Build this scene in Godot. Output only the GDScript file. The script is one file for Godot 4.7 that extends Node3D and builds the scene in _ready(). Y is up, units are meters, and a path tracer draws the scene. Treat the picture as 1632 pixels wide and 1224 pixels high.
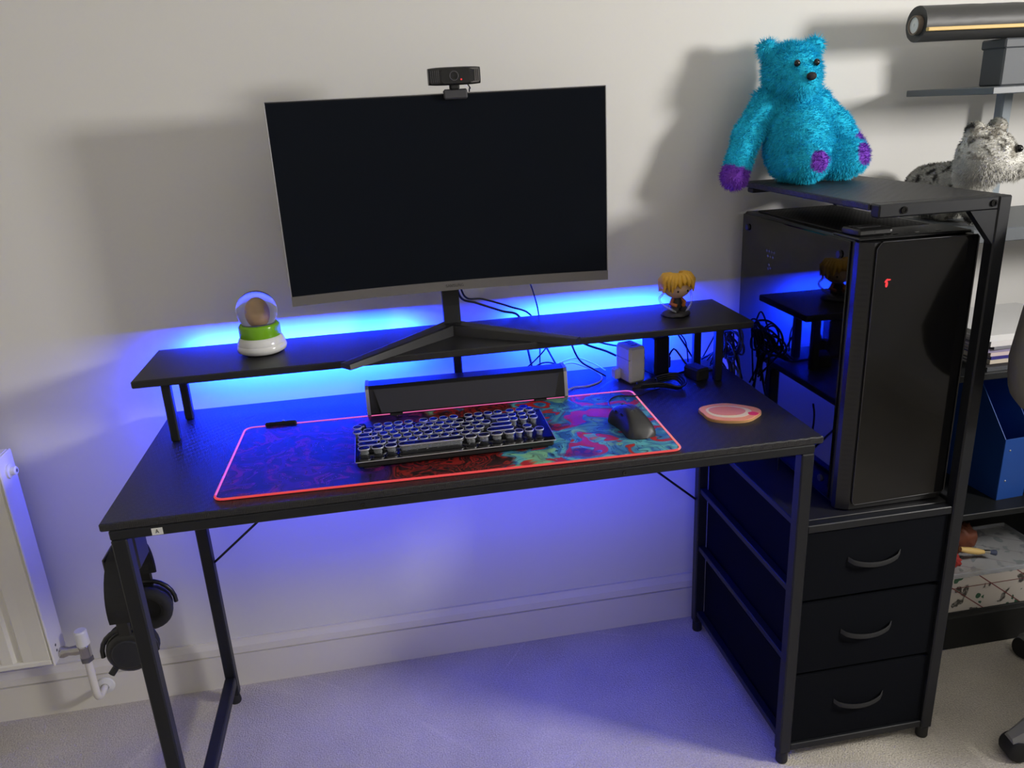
extends Node3D
# A home office corner: black desk with drawers, computer, monitor riser lit by blue strips, daylight from a window on the right.

const DESK := 0.745        # height of the desk top
const RISER := 0.886       # top of the monitor riser
const SHELF := 0.5635      # top of the shelf that carries the computer
const TOP := 1.15          # top shelf of the tower
var X := Transform3D()     # applied to everything that the shape helpers add
var M := {}
var used := {}
var rng := RandomNumberGenerator.new()

func _ready() -> void:
	rng.seed = 11
	# ---- camera
	var cam := Camera3D.new()
	cam.name = "camera"
	cam.fov = 51.4676
	cam.near = 0.02
	cam.far = 60.0
	cam.basis = Basis(Vector3.UP, -0.156299) * Basis(Vector3.RIGHT, -0.335276) * Basis(Vector3.BACK, -0.052689)
	cam.position = Vector3(0.4794, 1.3336, 1.7567)
	add_child(cam)
	cam.current = true
	# ---- sky and exposure
	var env := Environment.new()
	env.background_mode = Environment.BG_SKY
	var sky := Sky.new()
	var sm := ProceduralSkyMaterial.new()
	sm.sky_top_color = Color(0.55, 0.68, 0.86)
	sm.sky_horizon_color = Color(0.86, 0.89, 0.92)
	sm.ground_horizon_color = Color(0.62, 0.61, 0.57)
	sm.ground_bottom_color = Color(0.42, 0.42, 0.38)
	sm.sky_energy_multiplier = 1.0
	sky.sky_material = sm
	env.sky = sky
	env.tonemap_mode = Environment.TONE_MAPPER_LINEAR
	env.tonemap_exposure = 1.0
	env.sdfgi_enabled = true
	env.ssao_enabled = true
	env.ssil_enabled = true
	var we := WorldEnvironment.new()
	we.name = "environment"
	we.environment = env
	add_child(we)
	# ---- daylight coming in through the window of the right wall
	var day := AreaLight3D.new()
	day.name = "window_daylight"
	day.area_size = Vector2(WIN_Z1 - WIN_Z0 - 0.1, WIN_Y1 - WIN_Y0 - 0.1)
	day.light_color = Color(1.0, 0.985, 0.965)
	day.light_energy = DAY
	day.area_range = 12.0
	day.shadow_enabled = true
	add_child(day)
	day.position = Vector3(WALL_R - 0.01, (WIN_Y0 + WIN_Y1) / 2, (WIN_Z0 + WIN_Z1) / 2)
	day.rotation.y = PI / 2
	materials()
	room()
	desk()
	led_strips()
	computer()
	screen()
	webcam()
	mouse_mat()
	keyboard()
	mouse()
	soundbar()
	chargers()
	cables()
	snow_globe()
	figurine()
	coaster()
	headset()
	radiator()
	bookcase()
	chair()
	bear()
	leopard()

const WALL_R := 2.75
const WIN_Y0 := 1.33
const WIN_Y1 := 1.73
const WIN_Z0 := 1.2
const WIN_Z1 := 1.67
const DAY := 4.8
const LED := 6.3

# ------------------------------------------------------------------ helpers
func S() -> SurfaceTool:
	var st := SurfaceTool.new()
	st.begin(Mesh.PRIMITIVE_TRIANGLES)
	return st

func numbered(called: String) -> String:
	used[called] = used.get(called, -1) + 1
	return called if used[called] == 0 else "%s_%03d" % [called, used[called]]

func obj(called: String, st: SurfaceTool, m: Material, parent: Node = self) -> MeshInstance3D:
	var o := MeshInstance3D.new()
	o.name = numbered(called) if parent == self else called
	o.mesh = st.commit()
	o.material_override = m
	parent.add_child(o, true)
	return o

func tag(o: Node, label: String, category: String, group := "") -> Node:
	o.set_meta("label", label)
	o.set_meta("category", category)
	if group:
		o.set_meta("group", group)
	return o

func struct(called: String, st: SurfaceTool, m: Material) -> MeshInstance3D:
	var o := obj(called, st, m)
	o.set_meta("kind", "structure")
	return o

func thing(called: String, label: String, category: String, at := Vector3.ZERO, turn := 0.0, group := "") -> Node3D:
	var o := Node3D.new()
	o.name = numbered(called)
	add_child(o)
	o.position = at
	o.rotation.y = turn
	tag(o, label, category, group)
	return o

# one corner point with normal
func vx(st: SurfaceTool, p: Vector3, n: Vector3, uv := Vector2.ZERO) -> void:
	st.set_normal((X.basis * n).normalized())
	st.set_uv(uv)
	st.add_vertex(X * p)

# a triangle whose front looks along its right-hand normal
func tri(st: SurfaceTool, a: Vector3, b: Vector3, c: Vector3) -> void:
	var n := (b - a).cross(c - a)
	if n.length_squared() < 1e-18:
		return
	n = n.normalized()
	vx(st, a, n)
	vx(st, c, n)
	vx(st, b, n)

func quad(st: SurfaceTool, a: Vector3, b: Vector3, c: Vector3, d: Vector3) -> void:
	tri(st, a, b, c)
	tri(st, a, c, d)

func tri_out(st: SurfaceTool, a: Vector3, b: Vector3, c: Vector3, ctr: Vector3) -> void:
	if (b - a).cross(c - a).dot((a + b + c) / 3.0 - ctr) >= 0:
		tri(st, a, b, c)
	else:
		tri(st, a, c, b)

func quad_out(st: SurfaceTool, a: Vector3, b: Vector3, c: Vector3, d: Vector3, ctr: Vector3) -> void:
	tri_out(st, a, b, c, ctr)
	tri_out(st, a, c, d, ctr)

# box between two corners, with chamfered edges
func box(st: SurfaceTool, lo: Vector3, hi: Vector3, bevel := 0.0015) -> SurfaceTool:
	var c := (lo + hi) / 2
	var h := (hi - lo).abs() / 2
	var b := minf(bevel, minf(h.x, minf(h.y, h.z)) * 0.8)
	for ax in 3:
		var u := (ax + 1) % 3
		var v := (ax + 2) % 3
		for s in [-1, 1]:
			var q := []
			for k in [[-1, -1], [1, -1], [1, 1], [-1, 1]]:
				var p := Vector3()
				p[ax] = s * h[ax]
				p[u] = k[0] * (h[u] - b)
				p[v] = k[1] * (h[v] - b)
				q.append(c + p)
			quad_out(st, q[0], q[1], q[2], q[3], c)
		if b > 0:
			for s in [-1, 1]:
				for t in [-1, 1]:   # the edges that run along ax
					var q := []
					for k in [[0, -1], [0, 1], [1, 1], [1, -1]]:
						var p := Vector3()
						p[ax] = k[1] * (h[ax] - b)
						p[u] = s * (h[u] - (b if k[0] else 0.0))
						p[v] = t * (h[v] - (0.0 if k[0] else b))
						q.append(c + p)
					quad_out(st, q[0], q[1], q[2], q[3], c)
	if b > 0:
		for i in 8:
			var s := Vector3(1 if i & 1 else -1, 1 if i & 2 else -1, 1 if i & 4 else -1)
			tri_out(st, c + s * (h - Vector3(0, b, b)), c + s * (h - Vector3(b, 0, b)), c + s * (h - Vector3(b, b, 0)), c)
	return st

func cbox(st: SurfaceTool, c: Vector3, size: Vector3, bevel := 0.0015) -> SurfaceTool:
	return box(st, c - size / 2, c + size / 2, bevel)

# grid of points P[i][j]; normals look along (dP/di x dP/dj) * side
func grid(st: SurfaceTool, P: Array, wrap_i := false, wrap_j := false, side := 1.0) -> SurfaceTool:
	var ni := P.size()
	var nj: int = P[0].size()
	var N := []
	for i in ni:
		var row := []
		for j in nj:
			var i0 := (i - 1 + ni) % ni if wrap_i else maxi(i - 1, 0)
			var i1 := (i + 1) % ni if wrap_i else mini(i + 1, ni - 1)
			var j0 := (j - 1 + nj) % nj if wrap_j else maxi(j - 1, 0)
			var j1 := (j + 1) % nj if wrap_j else mini(j + 1, nj - 1)
			var di: Vector3 = P[i1][j] - P[i0][j]
			var dj: Vector3 = P[i][j1] - P[i][j0]
			if dj.length_squared() < 1e-14:   # a pole
				var k: int = i1 if (P[i1][j0] - P[i1][j1]).length_squared() > 1e-14 else i0
				dj = P[k][j1] - P[k][j0]
			if di.length_squared() < 1e-14:
				var k: int = j1 if (P[i0][j1] - P[i1][j1]).length_squared() > 1e-14 else j0
				di = P[i1][k] - P[i0][k]
			row.append((di.cross(dj) * side).normalized())
		N.append(row)
	for i in (ni if wrap_i else ni - 1):
		for j in (nj if wrap_j else nj - 1):
			var a := [[i, j], [(i + 1) % ni, j], [(i + 1) % ni, (j + 1) % nj], [i, (j + 1) % nj]]
			var order := [0, 2, 1, 0, 3, 2] if side > 0 else [0, 1, 2, 0, 2, 3]
			for t in 2:
				var p0: Vector3 = P[a[order[t * 3]][0]][a[order[t * 3]][1]]
				var p1: Vector3 = P[a[order[t * 3 + 1]][0]][a[order[t * 3 + 1]][1]]
				var p2: Vector3 = P[a[order[t * 3 + 2]][0]][a[order[t * 3 + 2]][1]]
				if (p1 - p0).cross(p2 - p0).length_squared() < 1e-20:
					continue
				for k in 3:
					var q: Array = a[order[t * 3 + k]]
					var fu := float(i + (1 if order[t * 3 + k] in [1, 2] else 0)) / maxi(1, ni if wrap_i else ni - 1)
					var fv := float(j + (1 if order[t * 3 + k] in [2, 3] else 0)) / maxi(1, nj if wrap_j else nj - 1)
					vx(st, P[q[0]][q[1]], N[q[0]][q[1]], Vector2(fu, fv))
	return st

# lathe about a vertical axis through c; profile of (radius, height) from bottom to top, outside
func lathe(st: SurfaceTool, c: Vector3, prof: Array, seg := 24) -> SurfaceTool:
	var P := []
	for j in seg:
		var a := TAU * j / seg
		var row := []
		for q in prof:
			row.append(c + Vector3(cos(a) * q[0], q[1], sin(a) * q[0]))
		P.append(row)
	return grid(st, P, true, false, -1.0)

# the same with creased profile corners: each span its own band
func lathe_hard(st: SurfaceTool, c: Vector3, prof: Array, seg := 24) -> SurfaceTool:
	for i in prof.size() - 1:
		lathe(st, c, [prof[i], prof[i + 1]], seg)
	return st

func ball(st: SurfaceTool, c: Vector3, r: Vector3, nu := 20, nv := 12) -> SurfaceTool:
	var P := []
	for j in nu:
		var a := TAU * j / nu
		var row := []
		for i in nv + 1:
			var t := -PI / 2 + PI * i / nv
			row.append(c + Vector3(cos(a) * cos(t) * r.x, sin(t) * r.y, sin(a) * cos(t) * r.z))
		P.append(row)
	return grid(st, P, true, false, -1.0)

# tube along points; radius a number or one for each point
func tube(st: SurfaceTool, pts: Array, r, sides := 8, closed := false, flat := 1.0) -> SurfaceTool:
	var n := pts.size()
	var P := []
	var up := Vector3.UP
	var dir0: Vector3 = (pts[1] - pts[0]).normalized()
	if absf(dir0.dot(up)) > 0.9:
		up = Vector3.RIGHT
	var nrm := (up - dir0 * up.dot(dir0)).normalized()
	for i in n:
		var a: Vector3 = pts[(i - 1 + n) % n] if closed else pts[maxi(i - 1, 0)]
		var b: Vector3 = pts[(i + 1) % n] if closed else pts[mini(i + 1, n - 1)]
		var d := (b - a).normalized()
		nrm = (nrm - d * nrm.dot(d)).normalized()
		var bin := d.cross(nrm)
		var rad: float = r[i] if r is Array else r
		var row := []
		for k in sides:
			var t := TAU * k / sides
			row.append(pts[i] + (nrm * cos(t) * flat + bin * sin(t)) * rad)
		P.append(row)
	grid(st, P, closed, true, -1.0)
	if not closed:
		for e in [0, n - 1]:
			var ctr: Vector3 = pts[e]
			var inner: Vector3 = pts[1] if e == 0 else pts[n - 2]
			for k in sides:
				tri_out(st, ctr, P[e][k], P[e][(k + 1) % sides], inner)
	return st

# smooth curve through the given points
func curve(pts: Array, step := 0.012) -> Array:
	var c := Curve3D.new()
	c.bake_interval = step
	for i in pts.size():
		var a: Vector3 = pts[maxi(i - 1, 0)]
		var b: Vector3 = pts[mini(i + 1, pts.size() - 1)]
		var t: Vector3 = (b - a) / 5.5
		c.add_point(pts[i], -t, t)
	var out := []
	for p in c.get_baked_points():
		if out.is_empty() or (p - out[-1]).length() > step * 0.3:
			out.append(p)
	return out

# polygon in the xy plane, extruded along z from z0 to z1
func extrude(st: SurfaceTool, poly: Array, z0: float, z1: float) -> SurfaceTool:
	var pl := PackedVector2Array(poly)
	if Geometry2D.is_polygon_clockwise(pl):
		pl.reverse()
	var ids := Geometry2D.triangulate_polygon(pl)
	for k in range(0, ids.size(), 3):
		var a := pl[ids[k]]
		var b := pl[ids[k + 1]]
		var c := pl[ids[k + 2]]
		if (b - a).cross(c - a) < 0:
			var t := b
			b = c
			c = t
		tri(st, Vector3(a.x, a.y, z1), Vector3(b.x, b.y, z1), Vector3(c.x, c.y, z1))
		tri(st, Vector3(a.x, a.y, z0), Vector3(c.x, c.y, z0), Vector3(b.x, b.y, z0))
	for i in pl.size():
		var a := pl[i]
		var b := pl[(i + 1) % pl.size()]
		quad(st, Vector3(a.x, a.y, z0), Vector3(b.x, b.y, z0), Vector3(b.x, b.y, z1), Vector3(a.x, a.y, z1))
	return st

func rrect(x0: float, y0: float, x1: float, y1: float, r: float, n := 5) -> Array:
	var out := []
	for k in 4:
		var c := Vector2(x1 - r if k in [0, 3] else x0 + r, y1 - r if k in [0, 1] else y0 + r)
		for i in n + 1:
			var a := PI / 2 * (k + float(i) / n)
			out.append(c + Vector2(cos(a), sin(a)) * r)
	return out

const UPRIGHT := Transform3D(Basis(Vector3(1, 0, 0), Vector3(0, 0, -1), Vector3(0, 1, 0)), Vector3.ZERO)   # xy polygon laid flat: y of the polygon becomes -z, extrusion goes up

func rod(a: Vector3, b: Vector3, r: float, sides := 10) -> SurfaceTool:
	return tube(S(), [a, b], r, sides)

func text(called: String, words: String, size: float, at: Vector3, m: Material, parent: Node, turn := Vector3.ZERO) -> MeshInstance3D:
	var t := TextMesh.new()
	var f := SystemFont.new()
	f.font_names = PackedStringArray(["Droid Sans"])
	t.font = f
	t.text = words
	t.font_size = 32
	t.pixel_size = size / 32.0
	t.depth = 0.0006
	var o := MeshInstance3D.new()
	o.name = called
	o.mesh = t
	o.material_override = m
	parent.add_child(o, true)
	o.position = at
	o.rotation = turn
	return o

# ------------------------------------------------------------------ materials
func mat(called: String, c: Color, rough := 0.6, metal := 0.0, spec := 0.5) -> StandardMaterial3D:
	var m := StandardMaterial3D.new()
	m.resource_name = called
	m.albedo_color = c
	m.roughness = rough
	m.metallic = metal
	m.metallic_specular = spec
	M[called] = m
	return m

func noise_tex(seed_: int, freq: float, ramp: Array, w := 512, octaves := 4, as_normal := false, bump := 4.0) -> NoiseTexture2D:
	var f := FastNoiseLite.new()
	f.seed = seed_
	f.frequency = freq
	f.fractal_octaves = octaves
	f.noise_type = FastNoiseLite.TYPE_SIMPLEX_SMOOTH
	var t := NoiseTexture2D.new()
	t.width = w
	t.height = w
	t.seamless = true
	t.noise = f
	if as_normal:
		t.as_normal_map = true
		t.bump_strength = bump
	elif ramp:
		var g := Gradient.new()
		g.offsets = PackedFloat32Array([0.0, 1.0] if ramp.size() == 2 else [0.0, 0.5, 1.0])
		g.colors = PackedColorArray(ramp)
		t.color_ramp = g
	return t

func triplanar(m: StandardMaterial3D, scale: float, world := true) -> void:
	m.uv1_triplanar = true
	m.uv1_world_triplanar = world
	m.uv1_scale = Vector3.ONE * scale

# fine ribbed weave pressed into the black laminate
func weave_image(a: Color, b: Color, n := 128, cells := 8) -> ImageTexture:
	var im := Image.create(n, n, false, Image.FORMAT_RGB8)
	var s := n / cells
	for y in n:
		for x in n:
			var k := (x / s + y / s) % 4
			var t := 0.5 + 0.5 * sin(TAU * (x if k < 2 else y) / float(s) * 2.0)
			im.set_pixel(x, y, a.lerp(b, t))
	return ImageTexture.create_from_image(im)

func glow(called: String, c: Color, energy: float) -> StandardMaterial3D:
	var m := mat(called, Color(0.1, 0.1, 0.1), 0.5)
	m.emission_enabled = true
	m.emission = c
	m.emission_energy_multiplier = energy
	return m

func materials() -> void:
	var m := mat("wall_paint", Color(0.87, 0.865, 0.85), 0.85, 0.0, 0.3)
	m.normal_enabled = true
	m.normal_texture = noise_tex(3, 0.02, [], 512, 4, true, 3.0)
	m.normal_scale = 0.07
	triplanar(m, 2.2)
	mat("white_gloss", Color(0.87, 0.855, 0.815), 0.4)
	mat("ceiling_paint", Color(0.9, 0.9, 0.88), 0.9)
	m = mat("carpet", Color.WHITE, 0.95, 0.0, 0.2)
	m.albedo_texture = carpet_image()
	m.uv1_scale = Vector3.ONE
	m.normal_enabled = true
	m.normal_texture = noise_tex(8, 0.4, [], 1024, 2, true, 6.0)
	m.normal_scale = 0.3
	mat("radiator_white", Color(0.88, 0.87, 0.83), 0.35)
	mat("chrome", Color(0.75, 0.74, 0.72), 0.18, 1.0)
	mat("steel", Color(0.55, 0.55, 0.56), 0.35, 1.0)
	mat("white_plastic", Color(0.88, 0.88, 0.87), 0.35)
	mat("black_metal", Color(0.1, 0.106, 0.122), 0.42, 0.0, 0.4)
	m = mat("black_board", Color.WHITE, 0.42)
	m.albedo_texture = weave_image(Color(0.07, 0.07, 0.08), Color(0.165, 0.165, 0.178))
	m.normal_enabled = true
	var w := weave_image(Color.BLACK, Color.WHITE).get_image()
	w.bump_map_to_normal_map(2.0)
	m.normal_texture = ImageTexture.create_from_image(w)
	m.normal_scale = 0.5
	triplanar(m, 23.0)
	m = mat("black_smooth_board", Color(0.12, 0.12, 0.13), 0.4, 0.0, 0.45)
	m = mat("black_fabric", Color.WHITE, 0.95, 0.0, 0.1)
	m.albedo_texture = noise_tex(5, 0.3, [Color(0.05, 0.054, 0.066), Color(0.11, 0.116, 0.136)], 256, 2)
	triplanar(m, 9.0)
	mat("fabric_handle", Color(0.115, 0.118, 0.13), 0.7)
	mat("grille_cloth", Color(0.2, 0.2, 0.23), 0.9)
	mat("black_plastic", Color(0.1, 0.1, 0.105), 0.35)
	mat("matt_black", Color(0.085, 0.085, 0.09), 0.6)
	mat("soft_black", Color(0.09, 0.09, 0.1), 0.8)
	mat("gloss_black", Color(0.06, 0.06, 0.065), 0.08)
	m = mat("panel", Color(0.03, 0.05, 0.085), 0.45, 0.0, 0.22)
	mat("bezel_grey", Color(0.42, 0.41, 0.41), 0.4, 0.5)
	mat("silver", Color(0.72, 0.72, 0.73), 0.3, 0.8)
	mat("foot_black", Color(0.12, 0.12, 0.13), 0.3)
	mat("soft_grey", Color(0.23, 0.23, 0.25), 0.6)
	mat("mouse_black", Color(0.16, 0.16, 0.165), 0.45)
	mat("emblem_grey", Color(0.27, 0.27, 0.28), 0.4)
	mat("white_gloss_plastic", Color(0.86, 0.86, 0.86), 0.15)
	mat("lime", Color(0.45, 0.68, 0.08), 0.2)
	mat("grey_violet", Color(0.5, 0.46, 0.58), 0.4)
	mat("beige", Color(0.8, 0.66, 0.5), 0.5)
	mat("sky_dot", Color(0.3, 0.66, 0.85), 0.3)
	mat("red_dot", Color(0.75, 0.15, 0.08), 0.3)
	mat("violet_dot", Color(0.45, 0.25, 0.65), 0.3)
	mat("stone_dark", Color(0.2, 0.19, 0.2), 0.5)
	mat("dark_cloth", Color(0.15, 0.14, 0.15), 0.6)
	mat("amber_cloth", Color(0.72, 0.42, 0.2), 0.5)
	mat("skin_vinyl", Color(0.85, 0.7, 0.58), 0.45)
	mat("hair_yellow", Color(0.87, 0.66, 0.2), 0.5)
	mat("hair_orange", Color(0.8, 0.42, 0.15), 0.5)
	mat("cork", Color(0.72, 0.55, 0.36), 0.9)
	mat("peach", Color(0.88, 0.58, 0.5), 0.5)
	mat("cream", Color(0.86, 0.8, 0.72), 0.5)
	mat("rose", Color(0.82, 0.5, 0.5), 0.5)
	mat("hot_pink", Color(0.85, 0.2, 0.42), 0.5)
	mat("headset_navy", Color(0.11, 0.12, 0.16), 0.5)
	mat("shelf_black", Color(0.1, 0.108, 0.115), 0.5, 0.0, 0.4)
	mat("shelf_grey", Color(0.36, 0.38, 0.4), 0.45)
	mat("upright_grey", Color(0.55, 0.6, 0.64), 0.4)
	mat("box_grey", Color(0.31, 0.325, 0.345), 0.6)
	mat("roll_dark", Color(0.22, 0.22, 0.22), 0.5)
	mat("cardboard", Color(0.5, 0.45, 0.4), 0.9)
	mat("pine", Color(0.85, 0.72, 0.45), 0.6)
	mat("paper", Color(0.88, 0.87, 0.84), 0.8)
	mat("file_blue", Color(0.12, 0.3, 0.62), 0.35)
	mat("print_red", Color(0.42, 0.17, 0.18), 0.7)
	mat("cloth_red", Color(0.6, 0.16, 0.14), 0.8)
	mat("cloth_slate", Color(0.25, 0.28, 0.38), 0.8)
	mat("leather", Color(0.42, 0.22, 0.14), 0.6)
	mat("chair_grey", Color(0.5, 0.5, 0.5), 0.4)
	mat("taupe", Color(0.36, 0.35, 0.33), 0.9)
	mat("dark_trim", Color(0.3, 0.3, 0.31), 0.3, 0.9)
	mat("print_dark", Color(0.12, 0.12, 0.13), 0.5)
	mat("print_grey", Color(0.3, 0.3, 0.32), 0.45)
	mat("cable_black", Color(0.07, 0.07, 0.08), 0.4)
	mat("cable_white", Color(0.9, 0.9, 0.9), 0.4)
	mat("label_white", Color(0.85, 0.85, 0.83), 0.6)
	m = mat("clear", Color(0.9, 0.93, 0.95, 0.12), 0.03)
	m.transparency = BaseMaterial3D.TRANSPARENCY_ALPHA
	m = mat("globe_glass", Color(0.97, 0.98, 1.0, 0.0), 0.02)
	m.transparency = BaseMaterial3D.TRANSPARENCY_ALPHA
	m.refraction_enabled = true
	m.refraction_scale = 0.033
	m = mat("clear_plastic", Color(0.8, 0.82, 0.85, 0.3), 0.12)
	m.transparency = BaseMaterial3D.TRANSPARENCY_ALPHA
	m = mat("smoked_glass", Color(0.03, 0.03, 0.035), 0.03)
	mat("key_cap", Color(0.5, 0.5, 0.56), 0.14, 1.0)
	mat("key_ring", Color(0.8, 0.8, 0.82), 0.35, 0.6)
	glow("led_blue", Color(0.03, 0.2, 1.0), 8.0)
	glow("led_red", Color(1.0, 0.16, 0.2), 0.9)
	glow("rim_red", Color(0.9, 0.27, 0.28), 0.9)
	glow("rim_pink", Color(0.95, 0.42, 0.68), 0.9)
	glow("rim_orange", Color(0.95, 0.5, 0.42), 0.9)

func carpet_image() -> ImageTexture:
	var n := 1024
	var f := FastNoiseLite.new()
	f.seed = 21
	f.frequency = 0.35
	f.fractal_octaves = 2
	var g := FastNoiseLite.new()
	g.seed = 5
	g.frequency = 0.006
	var im := Image.create(n, n, false, Image.FORMAT_RGB8)
	# brush strokes left in the pile: straight streaks with grain
	var r := RandomNumberGenerator.new()
	r.seed = 4
	var tone := PackedFloat32Array()
	tone.resize(n * n)
	for s in 130:
		var a := Vector2(r.randf() * n, r.randf() * n)
		var d := Vector2.from_angle(r.randf_range(-1.9, -0.7) if r.randf() < 0.6 else r.randf_range(0.1, 0.8))
		var ln := int(r.randf_range(60, 210))
		var wd := r.randf_range(2.0, 7.0)
		var k := r.randf_range(-0.03, 0.075)
		for i in ln:
			for j in range(-int(wd), int(wd) + 1):
				var p := a + d * i + d.orthogonal() * j
				var at := posmod(int(p.y), n) * n + posmod(int(p.x), n)
				tone[at] += k * 1.1 * (1.0 - absf(j) / (wd + 1)) * (0.55 + 0.9 * f.get_noise_2d(p.x * 3, p.y * 3)) * sin(PI * i / ln)
	for y in n:
		for x in n:
			var v := 0.76 + 0.1 * f.get_noise_2d(x, y) + 0.05 * g.get_noise_2d(x, y) + tone[y * n + x]
			im.set_pixel(x, y, Color(v * 1.0, v * 0.965, v * 0.91))
	return ImageTexture.create_from_image(im)

# ------------------------------------------------------------------ the room
func room() -> void:
	var x0 := -1.35
	var x1 := WALL_R
	var z1 := 3.3
	var h := 2.4
	var st := S()
	# floor with its own texture coordinates: one tile every 1.6 m
	var lo := Vector3(x0 - 0.1, -0.1, -0.1)
	var hi := Vector3(x1 + 0.15, 0, z1 + 0.1)
	box(st, lo, Vector3(hi.x, -0.004, hi.z), 0)
	var q := [Vector3(lo.x, 0, lo.z), Vector3(lo.x, 0, hi.z), Vector3(hi.x, 0, hi.z), Vector3(hi.x, 0, lo.z)]
	for k in [0, 2, 1, 0, 3, 2]:
		vx(st, q[k], Vector3.UP, Vector2(q[k].x, q[k].z) / 1.6)
	struct("floor", st, M.carpet)
	struct("ceiling", box(S(), Vector3(x0 - 0.1, h, -0.1), Vector3(x1 + 0.15, h + 0.1, z1 + 0.1), 0), M.ceiling_paint)
	struct("wall_back", box(S(), Vector3(x0 - 0.1, 0, -0.1), Vector3(x1 + 0.15, h, 0), 0), M.wall_paint)
	struct("wall_left", box(S(), Vector3(x0 - 0.1, 0, 0), Vector3(x0, h, z1), 0), M.wall_paint)
	struct("wall_front", box(S(), Vector3(x0 - 0.1, 0, z1), Vector3(x1 + 0.15, h, z1 + 0.1), 0), M.wall_paint)
	st = S()
	box(st, Vector3(x1, 0, 0), Vector3(x1 + 0.15, h, WIN_Z0), 0)
	box(st, Vector3(x1, 0, WIN_Z1), Vector3(x1 + 0.15, h, z1), 0)
	box(st, Vector3(x1, 0, WIN_Z0), Vector3(x1 + 0.15, WIN_Y0, WIN_Z1), 0)
	box(st, Vector3(x1, WIN_Y1, WIN_Z0), Vector3(x1 + 0.15, h, WIN_Z1), 0)
	struct("wall_right", st, M.wall_paint)
	var w := struct("window_1", window_frame(), M.white_gloss)
	for k in 2:
		var a := lerpf(WIN_Z0, WIN_Z1, 0.5 * k) + 0.05
		var b := lerpf(WIN_Z0, WIN_Z1, 0.5 * (k + 1)) - 0.05
		obj("pane", box(S(), Vector3(x1 + 0.07, WIN_Y0 + 0.05, a), Vector3(x1 + 0.076, WIN_Y1 - 0.05, b), 0), M.clear, w)
	obj("window_sill", box(S(), Vector3(x1 - 0.1, WIN_Y0 - 0.03, WIN_Z0 - 0.05), Vector3(x1 + 0.05, WIN_Y0 - 0.002, WIN_Z1 + 0.05), 0.006), M.white_gloss, w)
	# skirting with a stepped top: profile in (z, y), run along x
	var prof := [Vector2(0, 0), Vector2(0.018, 0), Vector2(0.018, 0.0905), Vector2(0.012, 0.0912), Vector2(0.012, 0.0936), Vector2(0.0172, 0.0943), Vector2(0.015, 0.112), Vector2(0.008, 0.123), Vector2(0.006, 0.128), Vector2(0, 0.128)]
	X = Transform3D(Basis(Vector3(0, 0, 1), Vector3(0, 1, 0), Vector3(-1, 0, 0)), Vector3.ZERO)
	st = extrude(S(), prof, -x1, -x0)
	X = Transform3D()
	struct("baseboard_back", st, M.white_gloss)
	struct("baseboard_left", box(S(), Vector3(x0, 0, 0.02), Vector3(x0 + 0.018, 0.128, z1), 0.004), M.white_gloss)
	struct("baseboard_right", box(S(), Vector3(x1 - 0.018, 0, 0.02), Vector3(x1, 0.128, z1), 0.004), M.white_gloss)

func window_frame() -> SurfaceTool:
	var st := S()
	var x0 := WALL_R + 0.045
	var x1 := WALL_R + 0.1
	for z in [WIN_Z0, (WIN_Z0 + WIN_Z1) / 2 - 0.025, WIN_Z1 - 0.05]:
		box(st, Vector3(x0, WIN_Y0, z), Vector3(x1, WIN_Y1, z + 0.05), 0.004)
	for y in [WIN_Y0, WIN_Y1 - 0.05]:
		box(st, Vector3(x0, y, WIN_Z0), Vector3(x1, y + 0.05, WIN_Z1), 0.004)
	return st

# ------------------------------------------------------------------ the desk with its riser, drawers and tower
var W := Transform3D()

func frame(t: Node3D) -> void:      # from here on, shapes are given in the room's axes and become parts of t
	W = t.transform.affine_inverse()
	X = W

func unframe() -> void:
	W = Transform3D()
	X = W

const LEG_F := 0.534
const LEG_B := 0.075
const FRONT := 0.5465

func post(x: float, z: float, y0: float, y1: float, parent: Node, called := "leg", w := 0.025) -> MeshInstance3D:
	return obj(called, box(S(), Vector3(x - w / 2, y0, z - w / 2), Vector3(x + w / 2, y1, z + w / 2), 0.0025), M.black_metal, parent)

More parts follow.
